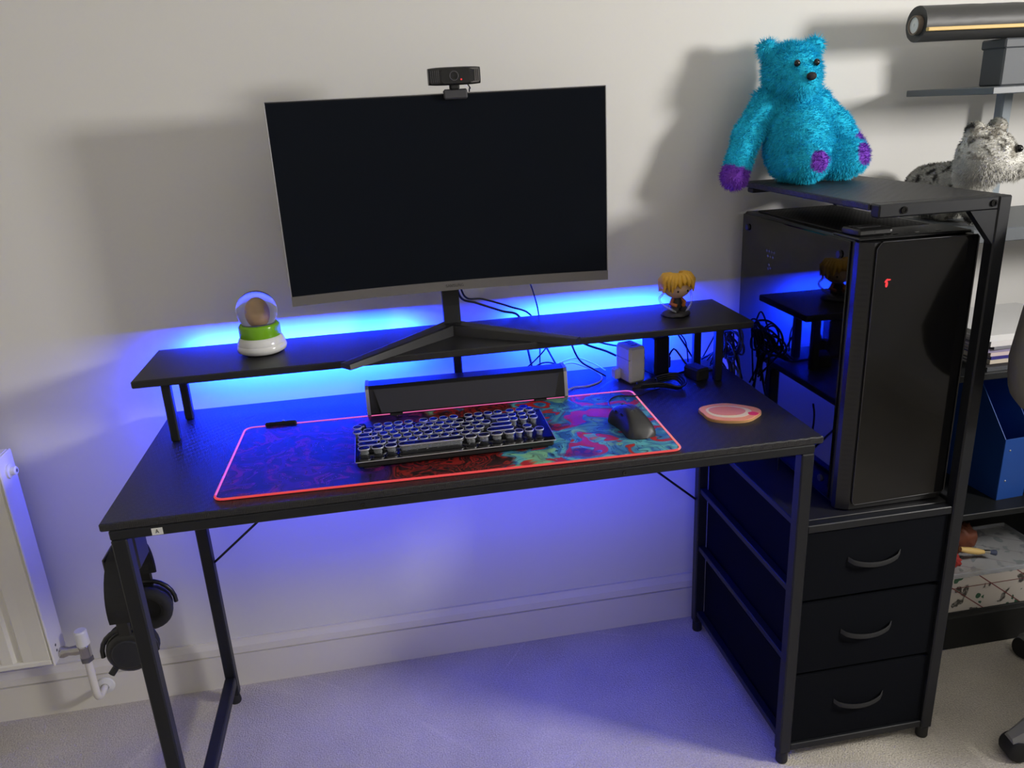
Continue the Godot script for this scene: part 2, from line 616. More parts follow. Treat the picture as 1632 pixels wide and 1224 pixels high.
func desk() -> void:
	var t := thing("computer_desk", "black computer desk with raised monitor shelf, fabric drawers and side tower", "desk", Vector3(0.77, 0, 0.3))
	frame(t)
	obj("desktop", box(S(), Vector3(0, 0.731, 0.037), Vector3(1.2335, DESK, FRONT), 0.002), M.black_board, t)
	var fr := obj("front_rail", box(S(), Vector3(0.012, 0.7135, LEG_F - 0.0125), Vector3(1.218, 0.7308, LEG_F + 0.0125), 0.002), M.black_metal, t)
	for x in [0.41, 0.86]:
		X = W * Transform3D(Basis(Vector3.RIGHT, PI / 2), Vector3(x, 0.7225, LEG_F + 0.0128))
		obj("bolt", lathe_hard(S(), Vector3.ZERO, [[0, 0], [0.0038, 0], [0.0036, 0.0012], [0.0018, 0.0012], [0.0018, 0.0004], [0, 0.0004]], 12), M.gloss_black, fr)
	X = W
	obj("rear_rail", box(S(), Vector3(0.012, 0.7135, LEG_B - 0.0125), Vector3(1.218, 0.7308, LEG_B + 0.0125), 0.002), M.black_metal, t)
	var st := box(S(), Vector3(0.0765, 0.7155, FRONT + 0.0001), Vector3(0.0935, 0.7275, FRONT + 0.0007), 0)
	var lb := obj("sticker", st, M.label_white, t)
	lb.set_meta("label", "small white sticker reading A")
	text("lettering", "A", 0.009, W * Vector3(0.0848, 0.7216, FRONT + 0.0008), M.print_dark, lb)
	# legs of the open end
	for z in [LEG_F, LEG_B]:
		var l := post(0.0245, z, 0.022, 0.7133, t)
		obj("foot", lathe_hard(S(), Vector3(0.0245, 0, z), [[0, 0], [0.012, 0], [0.0135, 0.004], [0.011, 0.0225]], 16), M.matt_black, l)
	obj("side_rail", box(S(), Vector3(0.0122, 0.055, LEG_B + 0.013), Vector3(0.0368, 0.08, LEG_F - 0.013), 0.0025), M.black_metal, t)
	obj("side_rail", box(S(), Vector3(0.0122, 0.7135, LEG_B + 0.013), Vector3(0.0368, 0.7305, LEG_F - 0.013), 0.0025), M.black_metal, t)
	obj("brace_rod", rod(Vector3(0.037, 0.385, LEG_B - 0.004), Vector3(0.44, 0.714, LEG_B - 0.004), 0.0028, 8), M.black_metal, t)
	obj("brace_rod", rod(Vector3(1.193, 0.385, LEG_B - 0.004), Vector3(0.82, 0.714, LEG_B - 0.004), 0.0028, 8), M.black_metal, t)
	# tower posts
	for z in [LEG_F, LEG_B]:
		var l := post(1.2057, z, 0.028, 0.7133, t)
		obj("foot", lathe_hard(S(), Vector3(1.2057, 0, z), [[0, 0], [0.011, 0], [0.0125, 0.003], [0.012, 0.0285]], 16), M.matt_black, l)
		l = post(1.531, z, 0.028, TOP, t)
		obj("foot", lathe_hard(S(), Vector3(1.531, 0, z), [[0, 0], [0.011, 0], [0.0125, 0.003], [0.012, 0.0285]], 16), M.matt_black, l)
	# side rails of the drawer stand, left and right, and the fabric between them
	for y in [0.052, 0.247, 0.408, 0.556]:
		for x in [1.2057, 1.531]:
			obj("side_rail", box(S(), Vector3(x - 0.0085, y, LEG_B + 0.0128), Vector3(x + 0.0085, y + 0.014, LEG_F - 0.0128), 0.0015), M.black_metal, t)
	obj("side_rail", box(S(), Vector3(1.519, 1.126, LEG_B + 0.0128), Vector3(1.5432, 1.1375, LEG_F - 0.0128), 0.0015), M.black_metal, t)
	for y in [0.0305, 0.5455]:
		obj("front_rail", box(S(), Vector3(1.2184, y, LEG_F - 0.009), Vector3(1.5183, y + 0.0165, LEG_F + 0.0095), 0.0015), M.black_metal, t)
		obj("rear_rail", box(S(), Vector3(1.2184, y, LEG_B - 0.009), Vector3(1.5183, y + 0.0165, LEG_B + 0.0095), 0.0015), M.black_metal, t)
	obj("computer_shelf", box(S(), Vector3(1.2145, SHELF - 0.012, LEG_B + 0.01), Vector3(1.522, SHELF, LEG_F - 0.0095), 0.001), M.black_smooth_board, t)
	# three fabric drawers with pull handles
	for d in [[0.3935, 0.5425, 0.468], [0.2215, 0.3835, 0.303], [0.0485, 0.2125, 0.131]]:
		st = S()
		soft_box(st, Vector3(1.2195, d[0], 0.086), Vector3(1.5172, d[1], LEG_F + 0.004), 0.005)
		var dr := obj("drawer", st, M.black_fabric, t)
		var P := []
		for i in 13:
			var u := i / 12.0
			var x := lerpf(1.309, 1.42, u)
			var sag := 0.012 * pow(sin(PI * u), 0.6)
			var out := LEG_F + 0.0055 + 0.014 * pow(sin(PI * u), 0.5)
			var row := []
			for k in [[-0.005, -0.001], [0.005, -0.001], [0.005, 0.001], [-0.005, 0.001]]:
				row.append(Vector3(x, d[2] - sag + 0.008 + k[0], out + k[1]))
			P.append(row)
		obj("handle", grid(S(), P, false, true, -1.0), M.fabric_handle, dr)
	# top shelf over the computer
	obj("top_shelf", box(S(), Vector3(1.294, 1.138, 0.045), Vector3(1.5435, TOP, LEG_F - 0.013), 0.002), M.black_board, t)
	fr = obj("front_rail", box(S(), Vector3(1.297, 1.1275, LEG_F - 0.0125), Vector3(1.5183, TOP, LEG_F + 0.0125), 0.0025), M.black_metal, t)
	for x in [1.342, 1.508]:
		X = W * Transform3D(Basis(Vector3.RIGHT, PI / 2), Vector3(x, 1.139, LEG_F + 0.0126))
		obj("bolt", lathe_hard(S(), Vector3.ZERO, [[0, 0], [0.0062, 0], [0.0058, 0.0022], [0.0034, 0.0024], [0.003, 0.0008], [0, 0.0008]], 16), M.gloss_black, fr)
	X = W
	obj("rear_rail", box(S(), Vector3(1.297, 1.1275, LEG_B - 0.0125), Vector3(1.5183, 1.1378, LEG_B + 0.0125), 0.002), M.black_metal, t)
	for z in [LEG_F, LEG_B]:
		obj("corner_bracket", extrude(S(), [Vector2(1.468, 1.1274), Vector2(1.5183, 1.1274), Vector2(1.5183, 1.068)], z - 0.004, z + 0.0105), M.black_metal, t)
	# riser for the monitor
	obj("riser_board", box(S(), Vector3(0, RISER - 0.0145, 0.040), Vector3(1.2335, RISER, 0.255), 0.002), M.black_smooth_board, t)
	for p in [[0.0495, 0.2137], [0.0515, 0.094], [1.1785, 0.2035], [1.169, 0.108], [0.6205, 0.13]]:
		post(p[0], p[1], DESK, RISER - 0.0145, t, "riser_post", 0.017)
	unframe()

# a box whose walls bulge a little, as stretched fabric does
func soft_box(st: SurfaceTool, lo: Vector3, hi: Vector3, bulge: float) -> void:
	var c := (lo + hi) / 2
	var h := (hi - lo) / 2
	for ax in 3:
		var u := (ax + 1) % 3
		var v := (ax + 2) % 3
		for s in [-1.0, 1.0]:
			var P := []
			for i in 9:
				var row := []
				for j in 9:
					var a := i / 4.0 - 1.0
					var b := j / 4.0 - 1.0
					var p := Vector3()
					p[u] = a * h[u]
					p[v] = b * h[v]
					p[ax] = s * (h[ax] + (bulge if ax == 2 else 0.0) * 0.4 * (1 - a * a) * (1 - b * b))
					row.append(c + p)
				P.append(row)
			grid(st, P, false, false, s)

func led_strips() -> void:
	# flat tapes under the back edge of the riser, tilted towards the wall, and a dimmer one under the desk top
	led_strip(Vector3(0.2975, RISER - 0.0185, 0.0475), 0.475, -0.6, LED * 0.475, "blue glowing strip under the monitor shelf on the globe side")
	led_strip(Vector3(0.945, RISER - 0.0185, 0.0475), 0.36, -0.6, LED * 0.36, "blue glowing strip under the monitor shelf on the figurine side")
	led_strip(Vector3(0.82, 0.7288, 0.46), 0.5, -PI / 2, 0.23, "dim blue light strip stuck under the desk top behind the front rail")

func led_strip(at: Vector3, length: float, tilt: float, energy: float, label: String) -> void:
	var t := thing("led_strip", label, "light strip", at)
	t.rotation.x = tilt
	var half := length / 2
	obj("tape", box(S(), Vector3(-half, -0.0045, 0.0002), Vector3(half, 0.0045, 0.0014), 0.0003), M.white_plastic, t)
	var n := int(length / 0.033)
	for i in n:
		obj("light_diode", cbox(S(), Vector3(lerpf(-half, half, (i + 0.5) / n), 0, -0.0006), Vector3(0.006, 0.005, 0.0014), 0.0003), M.led_blue, t)
	var l := AreaLight3D.new()
	l.name = "strip_light"
	l.area_size = Vector2(length, 0.006)
	l.light_color = Color(0.03, 0.168, 1.0)
	l.light_energy = energy
	l.area_range = 6.0
	l.shadow_enabled = true
	t.add_child(l, true)
	l.position = Vector3(0, 0, -0.0018)

# ------------------------------------------------------------------ computer tower
func computer() -> void:
	var t := thing("computer_case", "black computer tower with glass side and glossy front on the desk shelf", "computer", Vector3(1.408, SHELF, 0.29))
	frame(t)
	var x0 := 1.292
	var x1 := 1.5155
	var y0 := SHELF + 0.008
	var y1 := 1.087
	var z0 := 0.055
	var z1 := 0.488
	var body := S()
	box(body, Vector3(x0 + 0.004, y0, z0), Vector3(x1, y1 - 0.002, z1), 0.004)
	obj("body", body, M.black_plastic, t)
	for p in [[x0 + 0.03, z0 + 0.05], [x1 - 0.03, z0 + 0.05], [x0 + 0.03, z1 - 0.05], [x1 - 0.03, z1 - 0.05]]:
		obj("foot", lathe_hard(S(), Vector3(p[0], SHELF, p[1]), [[0, 0], [0.012, 0], [0.012, 0.0085]], 14), M.matt_black, t)
	var g := obj("side_glass", box(S(), Vector3(x0 - 0.0005, y0 + 0.008, z0 + 0.004), Vector3(x0 + 0.0038, y1 - 0.006, z1 - 0.008), 0.0015), M.smoked_glass, t)
	g.set_meta("label", "dark mirror-like glass side panel")
	for p in [[y1 - 0.033, z0 + 0.032], [y1 - 0.033, z1 - 0.036], [y0 + 0.04, z0 + 0.032], [y0 + 0.04, z1 - 0.036]]:
		X = W * Transform3D(Basis(Vector3.BACK, PI / 2), Vector3(x0 - 0.0004, p[0], p[1]))
		obj("thumb_screw", lathe_hard(S(), Vector3.ZERO, [[0.0075, 0], [0.007, 0.004], [0, 0.004]], 12), M.matt_black, g)
	# faint emblem of small lozenges printed on the glass
	for k in [[0, 0], [1, 0], [2, 0], [3, 0], [0.5, 1], [1.5, 1], [2.5, 1], [1.2, 2.6], [1.7, 3.2], [0.9, 3.4]]:
		X = W * Transform3D(Basis(Vector3.UP, -PI / 2), Vector3(x0 - 0.0007, y1 - 0.07 - k[1] * 0.011, z0 + 0.125 + k[0] * 0.011))
		obj("printed_mark", extrude(S(), [Vector2(-0.0045, 0), Vector2(0, -0.0035), Vector2(0.0045, 0), Vector2(0, 0.0035)], 0, 0.0003), M.print_grey, g)
	X = W
	# perforated top
	var top := obj("top_mesh", box(S(), Vector3(x0 + 0.022, y1 - 0.002, z0 + 0.03), Vector3(x1 - 0.022, y1 + 0.0012, z1 - 0.075), 0.001), M.matt_black, t)
	var holes := S()
	for i in 26:
		for j in 20:
			var c := Vector3(x0 + 0.034 + j * 0.0082, y1 + 0.0013, z0 + 0.045 + i * 0.0122)
			quad(holes, c + Vector3(-0.0022, 0.0002, 0), c + Vector3(0, 0.0002, 0.0036), c + Vector3(0.0022, 0.0002, 0), c + Vector3(0, 0.0002, -0.0036))
	var ho := obj("vent_hole", holes, M.cable_black, top)
	ho.set_meta("kind", "stuff")
	obj("top_cover", box(S(), Vector3(x0 + 0.004, y1 - 0.004, z1 - 0.072), Vector3(x1 - 0.002, y1 + 0.001, z1 + 0.012), 0.002), M.black_plastic, t)
	for k in 6:
		obj("port", cbox(S(), Vector3(x0 + 0.062 + k * 0.021, y1 + 0.0008, z1 - 0.004), Vector3(0.009 if k % 2 else 0.005, 0.0014, 0.0045), 0.0004), M.gloss_black if k % 2 else M.steel, t)
	# front: side frame with slots, bevelled glossy panel
	var fp := obj("front_frame", S_front(x0, x1, y0, y1, z1), M.black_plastic, t)
	for i in 44:
		var y := y0 + 0.035 + i * 0.0103
		obj("vent_slot", slot(Vector3(x0 + 0.0085, y, z1 + 0.0136), Vector3(x0 + 0.0228, y + 0.0045, z1 + 0.0221)), M.cable_black, fp)
	var poly := []
	for p in [[0.115, 0.03], [0.115, 0.968], [0.155, 0.99], [0.985, 0.99], [0.985, 0.02], [0.13, 0.012]]:
		poly.append(Vector2(lerpf(x0, x1, p[0]) + 0.004, lerpf(y0, y1, p[1])))
	poly = Array(Geometry2D.offset_polygon(PackedVector2Array(poly), -0.004, Geometry2D.JOIN_ROUND)[0])
	poly = Array(Geometry2D.offset_polygon(PackedVector2Array(poly), 0.004, Geometry2D.JOIN_ROUND)[0])
	var pan := obj("front_panel", extrude(S(), poly, z1 + 0.02, z1 + 0.0275), M.gloss_black, t)
	var edge := []
	for p in poly:
		edge.append(Vector3(p.x, p.y, z1 + 0.0275))
	obj("panel_trim", tube(S(), edge, 0.0011, 6, true), M.dark_trim, pan)
	var mark := S()
	X = W * Transform3D(Basis(Vector3.BACK, 0.6), Vector3(1.346, 1.007, z1 + 0.0275))
	for k in [[0, 0, 0.0055, 0.9], [0.003, 0.006, 0.0045, 0.2], [0.008, 0.004, 0.003, -0.5]]:
		var e := []
		for i in 10:
			var a := TAU * i / 10
			e.append(Vector2(k[0], k[1]) + (Vector2(cos(a), 0.45 * sin(a)) * k[2]).rotated(k[3]))
		extrude(mark, e, 0, 0.0006)
	X = W
	obj("light_emblem", mark, M.led_red, pan)
	unframe()
	# slim card reader left on top of the case
	t = thing("card_reader", "small black card reader lying on the computer case", "card reader", Vector3(1.335, y1 + 0.0012, z1 - 0.028), 0.06)
	obj("body", cbox(S(), Vector3(0, 0.0065, 0), Vector3(0.068, 0.0125, 0.052), 0.003), M.black_plastic, t)
	for k in 3:
		obj("ridge", cbox(S(), Vector3(-0.003, 0.0135, -0.014 + k * 0.011), Vector3(0.046, 0.0018, 0.005), 0.0005), M.print_grey, t)
	obj("card_slot", cbox(S(), Vector3(0.012, 0.0065, 0.0262), Vector3(0.03, 0.003, 0.001), 0), M.cable_black, t)
	obj("light_diode", cbox(S(), Vector3(0.029, 0.0075, 0.0263), Vector3(0.003, 0.003, 0.0008), 0), M.silver, t)

# a dark slit lying on the slanted cheek of the front frame, from a to b seen from above
func slot(a: Vector3, b: Vector3) -> SurfaceTool:
	var st := S()
	var d := Vector3(b.x - a.x, 0, b.z - a.z)
	var n := Vector3(-d.z, 0, d.x).normalized() * 0.0006
	if n.x > 0:
		n = -n
	quad_out(st, a + n, Vector3(b.x, a.y, b.z) + n, b + n, Vector3(a.x, b.y, a.z) + n, (a + b) / 2 - n)
	return st

func S_front(x0: float, x1: float, y0: float, y1: float, z: float) -> SurfaceTool:
	var st := S()
	# frame seen from above: sides run back, the left edge slants in
	X = W * UPRIGHT
	extrude(st, [Vector2(x0 + 0.004, -z - 0.0005), Vector2(x0 + 0.005, -z - 0.012), Vector2(x0 + 0.026, -z - 0.0245), Vector2(x1 - 0.004, -z - 0.0215), Vector2(x1, -z - 0.018), Vector2(x1, -z - 0.0005)], y0 - 0.004, y1 - 0.006)
	X = W
	return st

# ------------------------------------------------------------------ curved monitor on its V foot
func screen_z(x: float, cx: float) -> float:
	var u := (x - cx) / 0.3115
	return 0.190 + 0.026 * u * u

func screen() -> void:
	var cx := 0.618
	var t := thing("monitor", "large curved monitor with a dark screen on the riser", "monitor", Vector3(cx, RISER, 0.15))
	frame(t)
	var n := 24
	var poly := []
	for i in n + 1:
		var x := cx - 0.3115 + 0.623 * i / n
		poly.append(Vector2(x, -screen_z(x, cx)))
	for i in n + 1:
		var x := cx + 0.3115 - 0.623 * i / n
		var u := absf(x - cx) / 0.3115
		poly.append(Vector2(x, -screen_z(x, cx) + 0.012 + 0.022 * (1 - pow(u, 3))))
	X = W * UPRIGHT
	obj("shell", extrude(S(), poly, 0.9925, 1.3613), M.matt_black, t)
	X = W
	var P := []
	for i in n + 1:
		var x := cx - 0.3095 + 0.619 * i / n
		P.append([Vector3(x, 1.0115, screen_z(x, cx) + 0.0006), Vector3(x, 1.359, screen_z(x, cx) + 0.0006)])
	obj("display_panel", grid(S(), P, false, false, 1.0), M.panel, t)
	var q := []
	for i in n + 1:
		var x := cx - 0.3115 + 0.623 * i / n
		q.append(Vector2(x, -screen_z(x, cx) - 0.0022))
	for i in n + 1:
		var x := cx + 0.3115 - 0.623 * i / n
		q.append(Vector2(x, -screen_z(x, cx)))
	X = W * UPRIGHT
	var bz := obj("chin_bezel", extrude(S(), q, 0.9925, 1.0112), M.bezel_grey, t)
	X = W
	# thin silver rim round the other three sides
	for s in [-1, 1]:
		var x: float = cx + s * 0.31153
		obj("edge_trim", cbox(S(), Vector3(x, 1.177, screen_z(x, cx) - 0.004), Vector3(0.0015, 0.369, 0.011), 0.0004), M.silver, t)
	var rim := []
	for i in n + 1:
		var x := cx - 0.3115 + 0.623 * i / n
		rim.append(Vector3(x, 1.3615, screen_z(x, cx)))
	obj("edge_trim", tube(S(), rim, 0.0009, 6), M.silver, t)
	text("lettering", "SAMSUNG", 0.0078, W * Vector3(cx + 0.003, 1.0018, screen_z(cx, cx) + 0.0022), M.print_dark, bz)
	# hinge, neck, foot
	obj("hinge", box(S(), Vector3(cx - 0.045, 1.05, 0.118), Vector3(cx + 0.045, 1.13, 0.158), 0.006), M.matt_black, t)
	var pn := []
	for p in [[0.098, 0.898], [0.132, 0.898], [0.126, 0.925], [0.121, 0.945], [0.121, 1.1], [0.097, 1.1], [0.097, 0.945], [0.1, 0.92]]:
		pn.append(Vector2(p[0], p[1]))
	X = W * Transform3D(Basis(Vector3(0, 0, 1), Vector3(0, 1, 0), Vector3(-1, 0, 0)), Vector3.ZERO)
	obj("neck", extrude(S(), pn, -cx - 0.0165, -cx + 0.0185), M.black_metal, t)
	X = W
	for s in [-1, 1]:
		var tip := Vector3(0.396, RISER, 0.308) if s < 0 else Vector3(0.847, RISER, 0.288)
		var root := Vector3(cx - 0.004 - s * 0.004, RISER, 0.116)
		var d := (tip - root).normalized()
		var nn := Vector3(-d.z, 0, d.x)
		var ring := []
		for k in 9:
			var u := k / 8.0
			var c := root.lerp(tip, u)
			var wd := lerpf(0.024, 0.0145, u)
			var ht := lerpf(0.024, 0.011, pow(u, 0.8))
			ring.append([c + nn * wd, c + nn * wd * 0.86 + Vector3.UP * ht * 0.92, c + nn * wd * 0.6 + Vector3.UP * ht, c - nn * wd * 0.6 + Vector3.UP * ht, c - nn * wd * 0.86 + Vector3.UP * ht * 0.92, c - nn * wd])
		var st := S()
		hard_loft(st, ring)
		obj("foot_arm", st, M.foot_black, t)
	unframe()

# rings of points joined by flat facets, with end caps
func hard_loft(st: SurfaceTool, ring: Array) -> void:
	var m: int = ring[0].size()
	var ctr := Vector3()
	for i in ring.size() - 1:
		ctr = Vector3()
		for k in m:
			ctr += ring[i][k] + ring[i + 1][k]
		ctr /= 2 * m
		for k in m:
			quad_out(st, ring[i][k], ring[i + 1][k], ring[i + 1][(k + 1) % m], ring[i][(k + 1) % m], ctr)
	for e in [0, ring.size() - 1]:
		for k in range(1, m - 1):
			tri_out(st, ring[e][0], ring[e][k], ring[e][k + 1], ctr)

func webcam() -> void:
	var t := thing("webcam", "black webcam clipped on top of the monitor", "webcam", Vector3(0.647, 1.3624, 0.195))
	frame(t)
	var c := Vector3(0.647, 1.3905, 0.203)
	# body: rounded bar, ends slightly curved inwards
	var ring := []
	for i in 13:
		var u := i / 12.0 * 2 - 1
		var k := 1.0 - 0.10 * pow(absf(u), 4)
		var row := []
		for p in rrect(-0.0155 * k, -0.0125, 0.0155 * k, 0.0125, 0.006, 3):
			row.append(c + Vector3(u * 0.0475, p.x, p.y - 0.003 * u * u))
		ring.append(row)
	var st := S()
	grid(st, ring, false, true, -1.0)
	for e in [0, 12]:
		for k in range(1, ring[0].size() - 1):
			tri_out(st, ring[e][0], ring[e][k], ring[e][k + 1], c)
	obj("body", st, M.black_plastic, t)
	for s in [-1, 1]:
		X = W * Transform3D(Basis(), c + Vector3(s * 0.036, 0, 0.0095))
		obj("speaker_grille", extrude(S(), rrect(-0.0095, -0.0125, 0.0095, 0.0125, 0.004), -0.002, 0.0012), M.bezel_grey if s > 0 else M.matt_black, t)
		for k in 5:
			X = W * Transform3D(Basis(), c + Vector3(s * 0.036 - 0.007 + k * 0.0035, 0, 0.0108))
			obj("grille_bar", box(S(), Vector3(-0.0004, -0.01, 0), Vector3(0.0004, 0.01, 0.0008), 0), M.black_plastic if s > 0 else M.print_grey, t)
	X = W * Transform3D(Basis(), c + Vector3(0.0015, 0, 0.0122))
	obj("front_plate", extrude(S(), rrect(-0.026, -0.0128, 0.026, 0.0128, 0.006), -0.004, 0.0012), M.gloss_black, t)
	X = W * Transform3D(Basis(Vector3.RIGHT, PI / 2), c + Vector3(-0.0015, 0, 0.0134))
	var le := obj("lens", lathe_hard(S(), Vector3.ZERO, [[0, 0.0006], [0.006, 0.0018], [0.0075, 0.0018], [0.0082, 0]], 24), M.gloss_black, t)
	obj("lens_ring", tube(S(), ring_pts(Vector3(0, 0.0016, 0), 0.0078, 24), 0.0007, 6, true), M.print_grey, le)
	X = W
	obj("light_diode", ball(S(), c + Vector3(0.0115, -0.0065, 0.0134), Vector3(0.0016, 0.0016, 0.0008), 10, 6), M.led_red, t)
	obj("neck", box(S(), Vector3(0.638, 1.3665, 0.188), Vector3(0.656, 1.378, 0.206), 0.003), M.matt_black, t)
	var cl := obj("clip", box(S(), Vector3(0.626, 1.351, 0.1962), Vector3(0.670, 1.3685, 0.2035), 0.0025), M.soft_grey, t)
	obj("clip_arm", box(S(), Vector3(0.628, 1.3625, 0.165), Vector3(0.668, 1.367, 0.199), 0.0015), M.matt_black, cl)
	obj("cable", tube(S(), curve([Vector3(0.671, 1.377, 0.198), Vector3(0.677, 1.369, 0.19), Vector3(0.679, 1.367, 0.16), Vector3(0.68, 1.33, 0.135)], 0.006), 0.0013, 6), M.cable_black, t)
	unframe()

func ring_pts(c: Vector3, r: float, n: int) -> Array:
	var out := []
	for i in n:
		out.append(c + Vector3(cos(TAU * i / n) * r, 0, sin(TAU * i / n) * r))
	return out

# ------------------------------------------------------------------ things on the desk top
func mat_image() -> ImageTexture:
	# abstract paint swirls: violet and navy on one side, dark red strands, blue-green with red streaks on the other
	var w := 800
	var h := 320
	var im := Image.create(w, h, false, Image.FORMAT_RGB8)
	var a := FastNoiseLite.new()
	a.seed = 3
	a.frequency = 0.006
	a.fractal_octaves = 3
	var b := FastNoiseLite.new()
	b.seed = 9
	b.frequency = 0.011
	b.fractal_octaves = 3
	for y in h:
		for x in w:
			var u := x / float(w)
			var v := y / float(h)
			var n1 := a.get_noise_2d(x, y)
			var n2 := a.get_noise_2d(x + 511.0, y * 1.3 + 77.0)
			var wx := x + 95.0 * n1
			var wy := y + 95.0 * n2
			var n3 := b.get_noise_2d(wx, wy)
			var n4 := b.get_noise_2d(wx * 2.1 + 300.0, wy * 2.1)
			var line := absf(sin(9.0 * n3 + 5.0 * n1))
			# left: violet
			var c := Color(0.05, 0.035, 0.2).lerp(Color(0.22, 0.08, 0.42), clampf(0.5 + 1.4 * n3, 0, 1))
			c = c.lerp(Color(0.5, 0.1, 0.42), clampf((n4 - 0.16) * 5.0, 0, 0.85))
			c = c.lerp(Color(0.02, 0.02, 0.09), smoothstep(0.3, 0.02, line) * 0.8)
			if line < 0.018 and n4 > 0.0:
				c = Color(0.8, 0.55, 0.8)
			# middle: dark red strands
			var red := Color(0.12, 0.035, 0.05).lerp(Color(0.52, 0.1, 0.09), clampf(0.5 + 0.9 * sin(17.0 * n3 + 9.0 * n4), 0, 1))
			var k := smoothstep(0.36, 0.47, u + 0.28 * n1 + 0.10 * (v - 0.5))
			c = c.lerp(red, k)
			# right: blue-green with dark contours
			var sea := Color(0.13, 0.36, 0.6).lerp(Color(0.36, 0.68, 0.72), clampf(0.45 + 1.5 * n4 + 0.5 * (v - 0.5), 0, 1))
			sea = sea.lerp(Color(0.05, 0.12, 0.28), smoothstep(0.22, 0.03, line))
			sea = sea.lerp(Color(0.68, 0.13, 0.16), smoothstep(0.10, 0.19, n3 - 0.12 + 0.25 * maxf(0.0, 0.35 - v)))
			sea = sea.lerp(Color(0.62, 0.78, 0.45), 0.5 * smoothstep(0.36, 0.46, n2 - n3 * 0.4))
			k = smoothstep(0.61, 0.69, u + 0.30 * n2 - 0.12 * (v - 0.5))
			c = c.lerp(sea, k)
			im.set_pixel(x, y, c)
	return ImageTexture.create_from_image(im)

func mouse_mat() -> void:
	var t := thing("mouse_mat", "long desk mat with violet, red and turquoise swirls and glowing red rim", "desk mat", Vector3(0.574, DESK, 0.366), -0.028)
	var hx := 0.4
	var hz := 0.159
	X = UPRIGHT
	var poly := rrect(-hx, -hz, hx, hz, 0.016, 6)
	obj("rubber_base", extrude(S(), poly, 0.0, 0.003), M.soft_black, t)
	X = Transform3D()
	var st := S()
	var inner := PackedVector2Array(rrect(-hx + 0.003, -hz + 0.003, hx - 0.003, hz - 0.003, 0.0135, 6))
	var ids := Geometry2D.triangulate_polygon(inner)
	for k in range(0, ids.size(), 3):
		var p := [inner[ids[k]], inner[ids[k + 1]], inner[ids[k + 2]]]
		if (p[1] - p[0]).cross(p[2] - p[0]) > 0:
			p.reverse()
		for q in p:
			vx(st, Vector3(q.x, 0.0038, -q.y), Vector3.UP, Vector2(q.x / (2 * hx) + 0.5, 0.5 - q.y / (2 * hz)))
	for i in inner.size():
		var a := inner[i]
		var b := inner[(i + 1) % inner.size()]
		quad(st, Vector3(a.x, 0.0029, -a.y), Vector3(b.x, 0.0029, -b.y), Vector3(b.x, 0.0038, -b.y), Vector3(a.x, 0.0038, -a.y))
	var m := mat("mat_print", Color.WHITE, 0.5)
	m.albedo_texture = mat_image()
	obj("printed_cloth", st, m, t)
	# glowing rim in three stretches
	var pts := rrect(-hx, -hz, hx, hz, 0.016, 6)   # starts at the right, anticlockwise seen from above (y up = back)
	var runs := {"rim_orange": [], "rim_pink": [], "rim_red": []}
	var n := pts.size()
	# right back corner .. left back corner .. left front corner .. right front corner
	for i in range(0, 15):
		runs.rim_pink.append(pts[i])
	for i in range(14, 24):
		runs.rim_red.append(pts[i])
	for i in range(23, n + 1):
		runs.rim_orange.append(pts[i % n])
	for k in runs:
		var line := []
		for q in runs[k]:
			line.append(Vector3(q.x, 0.0032, -q.y))
		obj("light_rim", tube(S(), line, 0.0021, 8), M[k], t)
	var c := obj("controller", cbox(S(), Vector3(-0.33, 0.006, -hz - 0.002), Vector3(0.062, 0.011, 0.013), 0.003), M.black_plastic, t)
	obj("button", lathe_hard(S(), Vector3(-0.325, 0.0113, -hz - 0.002), [[0.003, 0], [0.003, 0.0012], [0, 0.0012]], 12), M.silver, c)

func key_mesh(w: float) -> ArrayMesh:
	# round typewriter key: clear collar, chrome ring, dark cap; wide keys are long ovals
	var r := 0.0083
	var half := maxf(0.0, w * 0.019 / 2 - 0.0095)
	var mesh := ArrayMesh.new()
	var oval := func(rad: float, y: float) -> Array:
		var out := []
		for i in 20:
			var a := TAU * i / 20
			out.append(Vector3(cos(a) * rad + (half if cos(a) >= 0 else -half), y, sin(a) * rad))
		return out
	var st := S()
	var rows := []
	for p in [[0.0052, 0.0], [0.0052, 0.006], [0.0078, 0.0088]]:
		rows.append(oval.call(p[0], p[1]))
	grid(st, rows, false, true, 1.0)
	st.set_material(M.clear_plastic)
	st.commit(mesh)
	st = S()
	rows = []
	for p in [[0.0078, 0.0085], [r, 0.0095], [r, 0.0112], [0.0079, 0.0117], [0.0076, 0.0113]]:
		rows.append(oval.call(p[0], p[1]))
	grid(st, rows, false, true, 1.0)
	st.set_material(M.key_ring)
	st.commit(mesh)
	st = S()
	var top: Array = oval.call(0.0078, 0.0113)
	for i in range(1, 19):
		tri(st, top[0], top[i + 1], top[i])
	st.set_material(M.key_cap)
	st.commit(mesh)
	return mesh

